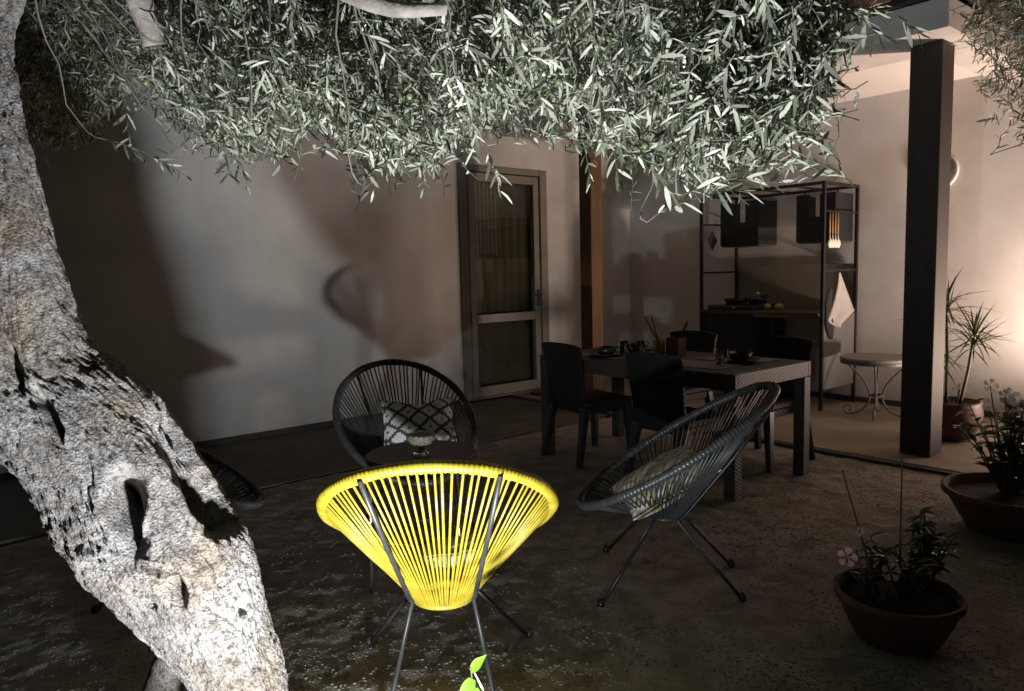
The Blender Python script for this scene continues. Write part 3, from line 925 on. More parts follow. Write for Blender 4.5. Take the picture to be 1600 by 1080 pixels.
# on the counter: hob, pan, moka knob, lemons
hob = thing('hob', 'black glass hob on the left of the outdoor kitchen counter', 'hob', V(1.84, -0.40, 0.9255), VROT)
box('plate', (-0.26, -0.23, 0.0), (0.26, 0.23, 0.045), M['dark_ceramic'], hob, bevel=0.012)
for s in (-0.12, 0.12):
    MB().lathe([(0.0, 0.0455), (0.075, 0.0455), (0.075, 0.056), (0.060, 0.056), (0.060, 0.047)], 24, (s, 0.02, 0)).build('ring', M['black_metal'], hob)
MB().lathe([(0.012, 0.0), (0.014, 0.012), (0.0, 0.014)], 12, (0.06, -0.238, 0.018)).build('knob', M['chrome'], hob, smooth=True)
pan = thing('frying_pan', 'black frying pan with its handle to the right on the hob', 'pan', V(1.76, -0.38, 0.984), VROT)
MB().lathe([(0.0, 0.0), (0.10, 0.0), (0.13, 0.045), (0.126, 0.045), (0.098, 0.005), (0.0, 0.004)], 32).build('body', M['dark_ceramic'], pan, smooth=True)
MB().tube([(0.115, 0.0, 0.035), (0.20, 0.02, 0.055), (0.33, 0.05, 0.085)], [0.010, 0.011, 0.009], 8).build('handle', M['black_metal'], pan, smooth=True)
pot = thing('saucepan', 'dark lidded saucepan with a pale round knob behind the frying pan', 'saucepan', V(1.97, -0.32, 0.984), VROT)
MB().lathe([(0.0, 0.0), (0.085, 0.0), (0.09, 0.05), (0.07, 0.062), (0.0, 0.070)], 28).build('body', M['dark_ceramic'], pot, smooth=True)
MB().lathe([(0.006, 0.068), (0.010, 0.080), (0.020, 0.092), (0.016, 0.108), (0.0, 0.114)], 16).build('knob', M['white'], pot, smooth=True)
for (x, y, lb) in ((2.20, -0.52, 'left of two lemons on the outdoor kitchen counter'), (2.31, -0.50, 'right of two lemons on the outdoor kitchen counter')):
    o = MB().lathe([(0.0, -0.046), (0.008, -0.042), (0.022, -0.032), (0.034, 0.0), (0.022, 0.032), (0.009, 0.042), (0.0, 0.048)], 20).build('lemon', M['lemon'], None, smooth=True)
    o.matrix_world = Matrix.Translation(V(x, y, 0.9255 + 0.034)) @ Matrix.Rotation(random.uniform(0, 3), 4, 'Z') @ Matrix.Rotation(R(90), 4, 'Y')
    tag(o, lb, 'lemon', 'lemons on the kitchen counter')
# hanging utensils
for i, (y, kindu, lb) in enumerate(((-0.60, 'ladle', 'orange handled ladle, first from the front of the hanging utensils'), (-0.55, 'spatula', 'orange handled spatula, second from the front of the hanging utensils'), (-0.50, 'spoon', 'orange handled spoon, third from the front of the hanging utensils'), (-0.45, 'skimmer', 'orange handled skimmer, rearmost of the hanging utensils'))):
    u = thing(kindu, lb, 'utensil', V(X1 + 0.022, y, 1.83), VROT, 'utensils hanging from the kitchen rail')
    MB().tube([(-0.022, 0, 0.014), (-0.010, 0, 0.020), (0.0, 0, 0.005), (0.0, 0, -0.02)], 0.003, 6).build('hook', M['black_metal'], u, smooth=True)
    MB().tube([(0, 0, -0.015), (0, 0, -0.20)], [0.006, 0.008], 8).build('handle', M['wood'], u, smooth=True)
    MB().tube([(0, 0, -0.201), (0.004, 0, -0.25)], 0.0045, 6).build('shaft', M['white'], u, smooth=True)
    hw = 0.034 if kindu != 'ladle' else 0.042
    hd = MB().lathe([(0.0, 0.0), (hw * 0.5, 0.006), (hw, 0.030), (hw * 0.9, 0.055), (hw * 0.35, 0.082), (0.0, 0.086)], 16, (0, 0, 0))
    ho = hd.build('head', M['white'], u, smooth=True)
    ho.scale = (0.45, 1, 1); ho.location = (0.006, 0, -0.33)
# pot holder
ph = thing('pot_holder', 'dark diamond shaped pot holder hanging at the left side of the kitchen', 'pot holder', V(X0, -0.49, 1.78), VROT)
MB().add([(0, 0, -0.05), (0, -0.085, -0.15), (0, 0, -0.25), (0, 0.085, -0.15), (0.008, 0, -0.05), (0.008, -0.085, -0.15), (0.008, 0, -0.25), (0.008, 0.085, -0.15)], [(0,3,2,1),(4,5,6,7),(0,1,5,4),(1,2,6,5),(2,3,7,6),(3,0,4,7)]).build('pad', M['black_cloth'], ph, bevel=0.003)
MB().tube([(0.004, 0, -0.055), (0.004, 0.008, -0.02), (0.004, 0, 0.0), (0.004, -0.008, -0.02), (0.004, 0, -0.054)], 0.002, 6).build('loop', M['black_cloth'], ph)
# hanging cloth (twisted tea towel) and black mitt
def hanging_cloth():
    # a square towel held by one corner: a folded kite that hangs from its top
    n, k = 26, 12
    vs, fs = [], []
    for j in range(n + 1):
        f = j / n
        z = -0.015 - 0.50 * f
        rgt_ = 0.01 + 0.30 * min(f / 0.74, 1.0) * (1 if f <= 0.74 else (1 - (f - 0.74) / 0.26) * 0.9 + 0.0)
        lft = -0.01 - 0.20 * (max(0, f) / 0.86) ** 1.7 * (1 if f <= 0.86 else 1 - (f - 0.86) / 0.14)
        for i in range(k + 1):
            u = i / k
            y = lft + (rgt_ - lft) * u
            vs.append((0.022 + 0.020 * math.sin(u * 9 + f * 2) * (0.25 + 0.75 * f) * math.sin(u * math.pi) ** 0.5, y, z))
    for j in range(n):
        for i in range(k):
            a = j * (k + 1) + i
            fs.append((a, a + 1, a + k + 2, a + k + 1))
    return vs, fs
tw = MB().add(*hanging_cloth()).build('tea_towel', M['cloth'], None, smooth=True)
sd = tw.modifiers.new('thickness', 'SOLIDIFY'); sd.thickness = 0.004
tw.location = V(X1 + 0.005, -0.42, 1.295); tw.rotation_euler = (0, 0, VROT)
tag(tw, 'pale grey tea towel hanging by a corner on the right side of the kitchen', 'towel')
mt = MB()
mvs, mfs = [], []
prof = [(0.0, 0.02), (-0.06, 0.045), (-0.14, 0.06), (-0.22, 0.055), (-0.30, 0.075), (-0.38, 0.07), (-0.44, 0.04), (-0.46, 0.01)]
for (z, h) in prof:
    for a in range(10):
        an = 2 * math.pi * a / 10
        mvs.append((0.012 * math.cos(an), h * math.sin(an) + 0.03 * math.sin(z * 9), z))
for j in range(len(prof) - 1):
    for a in range(10):
        b = (a + 1) % 10
        mfs.append((j*10+a, j*10+b, (j+1)*10+b, (j+1)*10+a))
mfs.append(tuple(range(10))); mfs.append(tuple((len(prof)-1)*10 + a for a in range(10))[::-1])
mo = mt.add(mvs, mfs).build('oven_mitt', M['black_cloth'], None, smooth=True)
mo.location = V(X1 + 0.018, -0.56, 1.14); mo.rotation_euler = (0, 0, VROT)
tag(mo, 'black oven mitt hanging in front of the pale tea towel', 'oven mitt')

# ------------------------------------------------------------------ bistro table
bt = thing('bistro_table', 'low round stone topped table with scrolled iron legs by the right post', 'table', V(3.30, -0.62, 0.036), VROT)
MB().lathe([(0.0, 0.495), (0.285, 0.495), (0.295, 0.503), (0.295, 0.518), (0.285, 0.525), (0.0, 0.525)], 48).build('tabletop', M['stone_top'], bt)
MB().lathe([(0.282, 0.470), (0.290, 0.470), (0.290, 0.494), (0.282, 0.494)], 48).build('rim_band', M['iron'], bt)
for k in range(4):
    a = R(20 + 90 * k)
    pts = []
    for i in range(40):
        f = i / 39
        if f < 0.62:
            g_ = f / 0.62
            rr = 0.25 - 0.20 * math.sin(g_ * math.pi * 0.5) + 0.0
            if g_ > 0.45: rr = 0.25 - 0.20 * math.sin(0.5 * math.pi) + 0.20 * (1 - math.cos((g_ - 0.45) / 0.55 * math.pi * 0.5)) if False else rr
            pts.append((rr, 0.475 - 0.30 * g_))
        elif f < 0.82:
            g_ = (f - 0.62) / 0.20
            pts.append((0.05 + 0.17 * (1 - math.cos(g_ * math.pi / 2)), 0.175 - 0.160 * math.sin(g_ * math.pi / 2)))
        else:
            g_ = (f - 0.82) / 0.18
            an = -math.pi / 2 + g_ * math.pi * 1.9
            r_ = 0.045 * (1 - 0.55 * g_)
            pts.append((0.22 + r_ * math.cos(an), 0.060 + r_ * math.sin(an)))
    MB().tube([(r * math.cos(a), r * math.sin(a), z) for r, z in pts], 0.0085, 8).build('leg', M['iron'], bt, smooth=True)
MB().tube([(0.052 * math.cos(2 * math.pi * i / 24), 0.052 * math.sin(2 * math.pi * i / 24), 0.19) for i in range(24)], 0.008, 6, closed=True).build('collar', M['iron'], bt, smooth=True)

# ------------------------------------------------------------------ plants
def blade(name_m, L_, w_, droop, n=6, fold=0.25):
    vs, fs = [], []
    for i in range(n + 1):
        f = i / n
        wv = w_ * (math.sin(math.pi * min(1, f * 0.9 + 0.1)) ** 0.7) * (1 - f ** 4) + 0.0004
        z = -droop * f * f
        vs += [(f * L_, -wv / 2, z + fold * wv), (f * L_, 0, z), (f * L_, wv / 2, z + fold * wv)]
    for i in range(n):
        a = i * 3
        fs += [(a, a + 3, a + 4, a + 1), (a + 1, a + 4, a + 5, a + 2)]
    me = bpy.data.meshes.new('leaf')
    me.from_pydata(vs, [], fs)
    me.materials.append(name_m)
    me.polygons.foreach_set('use_smooth', [True] * len(me.polygons))
    return me
def orient(d, roll=0.0, nrm=None):
    d = Vector(d).normalized()
    n = Vector(nrm) if nrm is not None else Vector((0, 0, 1))
    if abs(d.dot(n.normalized())) > 0.97: n = Vector((1, 0.2, 0))
    y = n.cross(d).normalized()
    z = d.cross(y)
    m = Matrix((d, y, z)).transposed()
    return m.to_4x4() @ Matrix.Rotation(roll, 4, 'X')

# potted spiky plant behind the right post
yk = thing('yucca', 'spiky leaved potted plant in a dark red pot behind the right post', 'potted plant', V(4.035, -1.06, 0.036))
MB().lathe([(0.0, 0.0), (0.13, 0.0), (0.19, 0.10), (0.215, 0.20), (0.20, 0.27), (0.205, 0.29), (0.185, 0.29), (0.18, 0.26)], 40).build('pot', M['pot_dark'], yk, smooth=True)
MB().lathe([(0.0, 0.265), (0.181, 0.262)], 24).build('soil', M['earth'], yk)
lm = [blade(M['yucca_leaf'], 1.0, 0.055, 0.18), blade(M['yucca_leaf'], 1.0, 0.050, 0.42), blade(M['yucca_leaf'], 1.0, 0.045, 0.05)]
for (bx, by, tx, ty, tz, nl, ll) in ((-0.02, 0.02, -0.04, 0.03, 1.00, 40, 0.33), (0.05, -0.03, 0.13, -0.04, 0.76, 50, 0.32), (-0.08, -0.03, -0.14, -0.02, 0.70, 26, 0.28), (0.07, 0.05, 0.11, 0.07, 0.36, 10, 0.16)):
    MB().tube([(bx, by, 0.25), ((bx + tx) / 2 + 0.01, (by + ty) / 2, (0.25 + tz) / 2), (tx, ty, tz)], [0.013, 0.011, 0.009], 8).build('stem', M['stem'], yk, smooth=True)
    for i in range(nl):
        az = i * 2.399 + random.uniform(-.3, .3)
        el = R(random.uniform(-35, 80))
        d = (math.cos(az) * math.cos(el), math.sin(az) * math.cos(el), math.sin(el))
        o = link('leaf', random.choice(lm), yk)
        s = ll * random.uniform(0.7, 1.15)
        o.matrix_local = Matrix.Translation((tx, ty, tz + random.uniform(-.10, .05))) @ orient(d) @ Matrix.Scale(s, 4)

def bush(parent, c, rad, h, nst, mats, leafsize, rs, nleaf=16, name='leaf'):
    for k in range(nst):
        az = rs.random() * 6.283
        rr = rad * rs.random() ** 0.6
        tip = Vector((c[0] + rr * math.cos(az), c[1] + rr * math.sin(az), c[2] + h * (0.55 + 0.5 * rs.random())))
        b0 = Vector((c[0] + 0.12 * rr * math.cos(az), c[1] + 0.12 * rr * math.sin(az), c[2]))
        mid = b0.lerp(tip, 0.5) + Vector((0, 0, 0.08 * h))
        MB().tube([b0, mid, tip], [0.005, 0.004, 0.0025], 6).build('stem', M['stem'], parent, smooth=True)
        for i in range(nleaf):
            f = 0.25 + 0.75 * i / (nleaf - 1)
            p = b0.lerp(mid, f * 2) if f < 0.5 else mid.lerp(tip, f * 2 - 1)
            a = i * 2.4 + rs.random()
            d = (math.cos(a), math.sin(a), rs.uniform(-0.3, 0.9))
            o = link(name, rs.choice(mats), parent)
            o.matrix_local = Matrix.Translation(p) @ orient(d, rs.uniform(-.4, .4)) @ Matrix.Scale(leafsize * rs.uniform(0.65, 1.2), 4)
def flower_mesh(m, n=5, r=1.0):
    vs, fs = [(0, 0, 0)], []
    for k in range(n):
        a = 2 * math.pi * k / n
        base = len(vs)
        for (da, rr, z) in ((-0.18, 0.35, 0.10), (-0.52, 0.85, 0.22), (-0.2, 1.05, 0.16), (0.2, 1.0, 0.20), (0.5, 0.8, 0.26), (0.18, 0.35, 0.12)):
            vs.append((r * rr * math.cos(a + da), r * rr * math.sin(a + da), r * z))
        fs.append((0, *range(base, base + 6)))
    me = bpy.data.meshes.new('flower')
    me.from_pydata(vs, [], fs)
    me.materials.append(m)
    return me

# front pot with pink flowers
fp = thing('flower_pot', 'terracotta pot with pink flowers and two thin stakes in the near right', 'potted plant', (1.375, 2.56, 0.0))
MB().lathe([(0.0, 0.0), (0.125, 0.0), (0.145, 0.015), (0.183, 0.095), (0.202, 0.148), (0.214, 0.153), (0.215, 0.178), (0.201, 0.180), (0.192, 0.14)], 48).build('pot', M['terracotta'], fp, smooth=True)
MB().lathe([(0.0, 0.150), (0.08, 0.154), (0.195, 0.143)], 32).build('soil', M['earth'], fp, smooth=True)
bl = [blade(M['bush_leaf'], 1.0, 0.42, 0.25), blade(M['bush_leaf'], 1.0, 0.50, 0.05), blade(M['bush_leaf'], 1.0, 0.36, 0.4)]
rs = random.Random(11)
bush(fp, (0.05, 0.03, 0.15), 0.18, 0.20, 14, bl, 0.055, rs, 11)
bush(fp, (0.14, 0.07, 0.15), 0.10, 0.32, 8, bl, 0.06, rs, 11)
bush(fp, (-0.09, 0.03, 0.15), 0.08, 0.20, 4, bl, 0.05, rs, 8)
for (p, q) in (((0.0, -0.01, 0.14), (0.012, 0.02, 0.66)), ((-0.055, 0.03, 0.14), (-0.165, 0.10, 0.60))):
    MB().tube([p, q], [0.0045, 0.0025], 6).build('stake', M['stick'], fp, smooth=True)
fl = flower_mesh(M['pink'])
cen = MB().lathe([(0.0, 0.0), (0.2, 0.05), (0.0, 0.2)], 8)
for (x, y, z, s, d) in ((-0.060, -0.06, 0.275, 0.034, (0.0, -1, 0.3)), (-0.195, -0.02, 0.315, 0.034, (-0.5, -0.9, 0.3)), (-0.135, 0.02, 0.395, 0.018, (0.2, -1, 0.1))):
    MB().tube([(x * 0.4, 0.02, 0.14), (x * 0.9, y * 0.5, z - 0.06), (x, y + 0.012, z)], 0.0028, 6).build('stem', M['stem'], fp, smooth=True)
    o = link('flower', fl, fp)
    q = Vector(d).normalized().to_track_quat('Z', 'Y')
    o.matrix_local = Matrix.Translation((x, y, z)) @ q.to_matrix().to_4x4() @ Matrix.Rotation(rs.random() * 3, 4, 'Z') @ Matrix.Scale(s, 4)
    o2 = link('flower_centre', cen.build('flower_centre', M['pot_dark'], o).data, None) if False else None

# rear right pot with a white flowering bush
bp_ = thing('flower_pot', 'large terracotta pot with a white flowering bush beyond the pink one', 'potted plant', V(4.95, -2.81, 0.0))
MB().lathe([(0.0, 0.0), (0.19, 0.0), (0.21, 0.015), (0.28, 0.14), (0.30, 0.18), (0.320, 0.185), (0.320, 0.215), (0.302, 0.215), (0.292, 0.16)], 48).build('pot', M['terracotta'], bp_, smooth=True)
MB().lathe([(0.0, 0.185), (0.295, 0.170)], 32).build('soil', M['earth'], bp_)
bush(bp_, (0.0, 0.04, 0.17), 0.26, 0.46, 26, bl, 0.085, rs, 11)
wf = flower_mesh(M['white_petal'])
for k in range(15):
    a = rs.random() * 6.283
    r_ = 0.20 * rs.random() ** 0.5
    z = 0.52 + 0.20 * rs.random()
    x, y = r_ * math.cos(a), 0.06 + r_ * math.sin(a)
    MB().tube([(x * 0.3, y * 0.3, 0.17), (x, y, z)], 0.003, 5).build('stem', M['stem'], bp_)
    o = link('flower', wf, bp_)
    d = Vector((rs.uniform(-0.8, 0.4), rs.uniform(-1, -0.5), 0.35)).normalized()
    o.matrix_local = Matrix.Translation((x, y, z)) @ d.to_track_quat('Z', 'Y').to_matrix().to_4x4() @ Matrix.Scale(0.038, 4)

# small bright leafy plant in front of the yellow chair
sp = thing('small_plant', 'small bright green leafy sprig in front of the yellow chair', 'plant', (-0.118, 1.84, 0.0))
MB().tube([(0, 0, -0.01), (0.006, 0.005, 0.14), (-0.004, 0.0, 0.25), (-0.012, 0.0, 0.33)], [0.0045, 0.004, 0.003, 0.002], 8).build('stem', M['stem'], sp, smooth=True)
MB().tube([(0, 0, -0.01), (0.03, 0.01, 0.15), (0.018, 0.0, 0.27), (-0.002, 0.0, 0.315)], [0.005, 0.0045, 0.0035, 0.002], 8).build('stem', M['white'], sp, smooth=True)
gl = [blade(M['green_leaf'], 1.0, 0.42, 0.12, 8, 0.2), blade(M['green_leaf'], 1.0, 0.55, 0.05, 8, 0.15)]
for (p, d, n_, s, w_) in (((-0.010, 0, 0.318), (0.55, -0.2, 0.75), (-0.4, -1, 0.6), 0.066, 0), ((-0.008, -0.004, 0.300), (-0.35, -0.35, -0.75), (-0.3, -1, 0.3), 0.075, 1), ((-0.004, -0.006, 0.275), (0.1, -0.45, -0.8), (0.1, -1, 0.5), 0.08, 1)):
    o = link('leaf', gl[w_], sp)
    o.matrix_local = Matrix.Translation(p) @ orient(d, 0, n_) @ Matrix.Scale(s, 4)

# ------------------------------------------------------------------ the two lamp fittings (outside the frame)
def fitting(name, label, loc, aim):
    t = thing(name, label, 'lamp', (loc[0], loc[1], 0.0))
    MB().lathe([(0.0, 0.0), (0.05, 0.0), (0.05, 0.008), (0.012, 0.014), (0.012, loc[2] - 0.035)], 20).build('spike', M['lamp_body'], t)
    MB().lathe([(0.0, loc[2] - 0.034), (0.045, loc[2] - 0.034), (0.055, loc[2] - 0.012), (0.055, loc[2] - 0.006), (0.050, loc[2] - 0.006), (0.0, loc[2] - 0.014)], 24).build('housing', M['lamp_body'], t)
fitting('garden_spotlight', 'small black garden spotlight on the ground before the yellow chair', COOL, None)
fitting('garden_spotlight', 'small black garden spotlight by the veranda wall at the right', WARM, None)

# ------------------------------------------------------------------ the olive tree
olive = thing('olive_tree', 'old olive tree with a leaning hollowed trunk and a low silvery crown', 'tree', (0, 0, 0))
PAIRS = [
  ([-1.461, 2.10, 2.369], [-1.244, 2.10, 2.397]), ([-1.491, 2.08, 2.147], [-1.297, 2.08, 2.146]),
  ([-1.550, 2.06, 2.009], [-1.330, 2.06, 2.020]), ([-1.575, 2.04, 1.870], [-1.317, 2.04, 1.881]),
  ([-1.575, 2.02, 1.715], [-1.294, 2.02, 1.759]), ([-1.579, 2.00, 1.408], [-1.240, 2.00, 1.499]),
  ([-1.525, 1.99, 1.085], [-1.143, 1.99, 1.225]), ([-1.415, 1.98, 0.934], [-0.996, 1.98, 1.082]),
  ([-1.315, 1.97, 0.828], [-0.878, 1.97, 0.919]), ([-1.249, 1.96, 0.688], [-0.785, 1.96, 0.753]),
  ([-1.175, 1.95, 0.596], [-0.722, 1.95, 0.638]), ([-1.070, 1.94, 0.461], [-0.689, 1.94, 0.481]),
  ([-0.955, 1.93, 0.307], [-0.661, 1.93, 0.309]), ([-0.880, 1.92, 0.181], [-0.648, 1.92, 0.192]),
  ([-0.887, 1.91, 0.018], [-0.627, 1.91, 0.011]), ([-0.921, 1.90, -0.164], [-0.584, 1.90, -0.173])]

def catmull(P, n):
    P = np.array(P, float)
    P = np.vstack([2 * P[0] - P[1], P, 2 * P[-1] - P[-2]])
    t = np.linspace(0, len(P) - 3 - 1e-6, n)
    i = np.floor(t).astype(int); f = (t - i)[:, None]
    a, b, c, d = P[i], P[i + 1], P[i + 2], P[i + 3]
    return 0.5 * (2 * b + (c - a) * f + (2 * a - 5 * b + 4 * c - d) * f ** 2 + (3 * b - a - 3 * c + d) * f ** 3)

def trunk():
    ns, nc = 680, 420
    Lp = catmull([p[0] for p in PAIRS], ns)
    Rp = catmull([p[1] for p in PAIRS], ns)
    C_ = (Lp + Rp) / 2
    W_ = (Rp - Lp) / 2 * 0.945
    hw = np.linalg.norm(W_, axis=1)
    # more points on the side that faces the yard than on the back
    u = np.linspace(0, 1, nc, endpoint=False)
    phi = 2 * np.pi * u + 0.45 * np.sin(2 * np.pi * u) * 0
    ph = -np.pi / 2 + 2 * np.pi * (u - 0.5) 
    ph = ph - 0.35 * np.sin(ph + np.pi / 2)
    cs, sn = np.cos(ph), np.sin(ph)
    # slightly lobed, fluted section
    S = np.linspace(0, 1, ns)
    lob = 1 + 0.045 * np.sin(3 * ph[None] + 6 * S[:, None]) + 0.03 * np.sin(5 * ph[None] - 9 * S[:, None] + 1)
    dep = np.array([0, 1, 0])[None, None] * (hw * 0.82)[:, None, None]
    P = C_[:, None] + (W_[:, None] * cs[None, :, None] + dep * sn[None, :, None]) * lob[..., None]
    # normals
    dS = np.gradient(P, axis=0)
    dU = (np.roll(P, -1, 1) - np.roll(P, 1, 1))
    Nn = np.cross(dS, dU); Nn /= np.linalg.norm(Nn, axis=2, keepdims=True) + 1e-9
    out = P - C_[:, None]
    sg = np.sign((Nn * out).sum(2).mean()); Nn *= sg
    p = P.reshape(-1, 3); nn = Nn.reshape(-1, 3)
    # trunk-aligned noise: follow the grain along s
    s_len = np.concatenate([[0], np.cumsum(np.linalg.norm(np.diff(C_, axis=0), axis=1))])
    q = np.stack([np.broadcast_to(cs[None] * hw[:, None], (ns, nc)), np.broadcast_to(sn[None] * hw[:, None], (ns, nc)), np.broadcast_to(s_len[:, None], (ns, nc))], 2).reshape(-1, 3)
    tw = 0.35 * q[:, 2]
    q = np.stack([q[:, 0] * np.cos(tw) - q[:, 1] * np.sin(tw), q[:, 0] * np.sin(tw) + q[:, 1] * np.cos(tw), q[:, 2]], 1)
    big = fbm(q * [6, 6, 2.2], 3, 5)
    grain = fbm(q * [46, 46, 8] + 0.6 * fbm(q * 8, 2, 51)[:, None], 4, 9, 0.55)
    ridge = 1 - np.abs(vnoise(q * [26, 26, 5.5] + 0.8 * fbm(q * 7, 2, 77)[:, None], 23)) 
    fine = fbm(q * [130, 130, 34], 3, 31, 0.6)
    flake = np.clip(fbm(q * [70, 70, 16], 2, 41), 0, 1)
    rough_zone = np.exp(-(((p - [-1.08, 1.80, 0.68]) ** 2).sum(1)) / (2 * 0.085 ** 2)) + 0.8 * np.exp(-(((p - [-0.70, 1.78, 0.72]) ** 2).sum(1)) / (2 * 0.06 ** 2))
    low = np.clip((0.6 - p[:, 2]) / 0.5, 0, 1)
    calm = 1 - 0.45 * low
    d = 0.010 * big + (0.0058 * grain - 0.009 * np.clip(ridge - 0.84, 0, 1) * 6 * 0.5) * calm + 0.0034 * fine + 0.0030 * flake * calm
    d += rough_zone * (0.011 * fbm(q * [22, 22, 26], 3, 61) + 0.006)
    front = nn[:, 1] < 0.35
    def carve(c, axis, la, lb, depth, lip=0.0, pw=2.0, skew=0.0):
        nonlocal d
        ax = np.array([axis[0], 0, axis[1]], float); ax /= np.linalg.norm(ax)
        bx = np.array([ax[2], 0, -ax[0]])
        r = p - np.array(c)
        r = r + 0.006 * np.stack([vnoise(p * 26, 81), 0 * p[:, 0], vnoise(p * 26 + 9, 83)], 1)
        a_ = r @ ax / la; b_ = (r @ bx) / lb
        b_ = b_ / np.clip(1 - 0.45 * np.clip(skew * a_, -1, 1), 0.3, 2)
        e = (a_ ** 2 + b_ ** 2)
        wgt = np.exp(-e ** pw)
        d = d - depth * wgt * front
        if lip:
            d = d + lip * np.exp(-((np.sqrt(e) - 1.35) / 0.30) ** 2) * front
    # long hollow near the right edge, deepest at its lower end
    carve((-0.84, 1.78, 0.840), (0.11, -0.165), 0.170, 0.030, 0.055, 0.006, 1.4)
    carve((-0.812, 1.78, 0.765), (0.09, -0.165), 0.080, 0.027, 0.090, 0.004, 1.8)
    carve((-0.905, 1.80, 0.985), (0.5, -0.7), 0.06, 0.018, 0.030, 0.004, 1.5)
    # pointed dark hole left of it
    carve((-0.978, 1.78, 0.785), (0.12, -0.99), 0.090, 0.036, 0.16, 0.005, 2.8, 1.25)
    carve((-0.955, 1.78, 0.70), (0.05, -1), 0.05, 0.030, 0.035, 0.0, 1.5)
    carve((-1.034, 1.82, 1.145), (0.8, -0.6), 0.032, 0.014, 0.07, 0.008, 2.0)
    carve((-1.171, 1.82, 1.04), (0.45, -0.85), 0.075, 0.012, 0.05, 0.006, 1.6)
    carve((-1.262, 1.83, 1.16), (0.35, -0.9), 0.06, 0.010, 0.04, 0.004, 1.6)
    carve((-0.862, 1.76, 0.590), (0.3, -1), 0.046, 0.020, 0.050, 0.008, 1.2)
    carve((-0.895, 1.77, 0.635), (0.9, -0.45), 0.040, 0.012, 0.025, 0.008, 1.2)
    carve((-0.937, 1.80, 1.025), (0.8, -0.5), 0.024, 0.009, 0.03, 0.004, 2.0)
    carve((-1.10, 1.85, 1.45), (0.8, -0.5), 0.020, 0.009, 0.02, 0.003, 2.0)
    carve((-0.733, 1.76, 0.504), (0.2, -1), 0.022, 0.009, 0.020, 0.003, 2.0)
    carve((-0.66, 1.78, 0.56), (0.5, -1), 0.07, 0.007, 0.018, 0.003, 1.5)
    carve((-0.93, 1.77, 0.55), (0.7, -0.6), 0.018, 0.010, 0.025, 0.003, 2.0)
    # raised strand of wood that separates the two hollows
    ax = np.array([0.13, 0, -0.19]); ax /= np.linalg.norm(ax); bx = np.array([ax[2], 0, -ax[0]])
    r = p - np.array([-0.885, 1.78, 0.815])
    d = d + 0.022 * np.exp(-((r @ ax) / 0.20) ** 4 - ((r @ bx) / 0.035) ** 2) * front
    p = p + nn * d[:, None]
    i, j = np.meshgrid(np.arange(ns - 1), np.arange(nc), indexing='ij')
    a = (i * nc + j).ravel(); b = (i * nc + (j + 1) % nc).ravel()
    me = np_mesh('trunk', p, [np.stack([a, b, b + nc, a + nc], 1)], M['bark'])
    bm = bmesh.new(); bm.from_mesh(me); bmesh.ops.recalc_face_normals(bm, faces=bm.faces[:]); bm.to_mesh(me); bm.free()
    link('trunk', me, olive)
trunk()

def limb(name, pts, r0, r1, parent, mt=None, n=60, ns=14, amp=0.12, seed=1):
    P = catmull(pts, n)
    rad = np.linspace(r0, r1, n)
    rad = rad * (1 + amp * fbm(P * 9, 3, seed))
    return MB().tube([Vector(x) for x in P], list(rad), ns).build(name, mt or M['bark2'], parent, smooth=True)

# limbs that carry the crown
LIMBS = [
  [(-1.36, 2.09, 2.30), (-1.28, 2.14, 2.52), (-1.02, 2.25, 2.62), (-0.55, 2.30, 2.62), (0.0, 2.3, 2.68), (0.45, 2.2, 2.62), (0.72, 2.1, 2.50)],
  [(-1.35, 2.10, 2.33), (-1.36, 2.5, 2.70), (-1.0, 3.0, 2.85), (-0.45, 3.2, 2.85), (0.2, 3.2, 2.80), (0.70, 3.05, 2.66)],
  [(-1.02, 2.25, 2.62), (-0.70, 1.95, 2.42), (-0.35, 1.75, 2.32), (0.15, 1.62, 2.30), (0.42, 1.58, 2.24), (0.62, 1.58, 2.16)],
  [(-1.36, 2.12, 2.32), (-1.55, 2.5, 2.60), (-1.80, 3.1, 2.75), (-2.1, 3.7, 2.80), (-2.4, 4.3, 2.65)],
  [(-1.13, 2.16, 2.60), (-1.085, 2.20, 2.32), (-1.045, 2.28, 2.06)],
  [(-0.80, 2.02, 2.46), (-0.50, 1.98, 2.16), (-0.30, 1.92, 2.03), (-0.12, 1.92, 2.02)],
]
RAD = [(0.085, 0.03), (0.075, 0.028), (0.05, 0.018), (0.06, 0.02), (0.045, 0.034), (0.036, 0.016)]
for k, (pts, (a, b)) in enumerate(zip(LIMBS, RAD)):
    limb('limb', pts, a, b, olive, seed=k + 3)
# second stem behind the foot of the trunk
limb('stem', [(-1.20, 2.22, -0.1), (-1.13, 2.19, 0.06), (-1.06, 2.14, 0.20), (-0.98, 2.08, 0.36)], 0.075, 0.045, olive, M['bark'], 50, 20, 0.2, 9)

LIMB_PTS = np.vstack([catmull(p, 60) for p in LIMBS[:4]])

def px_to_world(px, py, Y):
    x = (px - 800) / 1150; y = -(py - 540) / 1150
    xl = cr * x + sr * y; yl = -sr * x + cr * y
    dx, dy, dz = xl, math.cos(PITCH) + yl * math.sin(PITCH), -math.sin(PITCH) + yl * math.cos(PITCH)
    t = Y / dy
    return np.stack([dx * t, Y + 0 * px, 1.36 + dz * t], -1)

# lower surface of the crown, given where it hangs to along the view
LOWX = [-500, -200, 60, 150, 185, 260, 290, 340, 400, 440, 480, 545, 580, 680, 705, 760, 860, 900, 960, 1020, 1080, 1130, 1190, 1225, 1280, 1300, 1322, 1338, 1360, 1520]
LOWY = [250, 250, 245, 235, 160, 150, 215, 235, 268, 255, 215, 225, 275, 285, 235, 222, 222, 238, 270, 275, 292, 272, 262, 230, 195, 122, 55, -5, -180, -400]

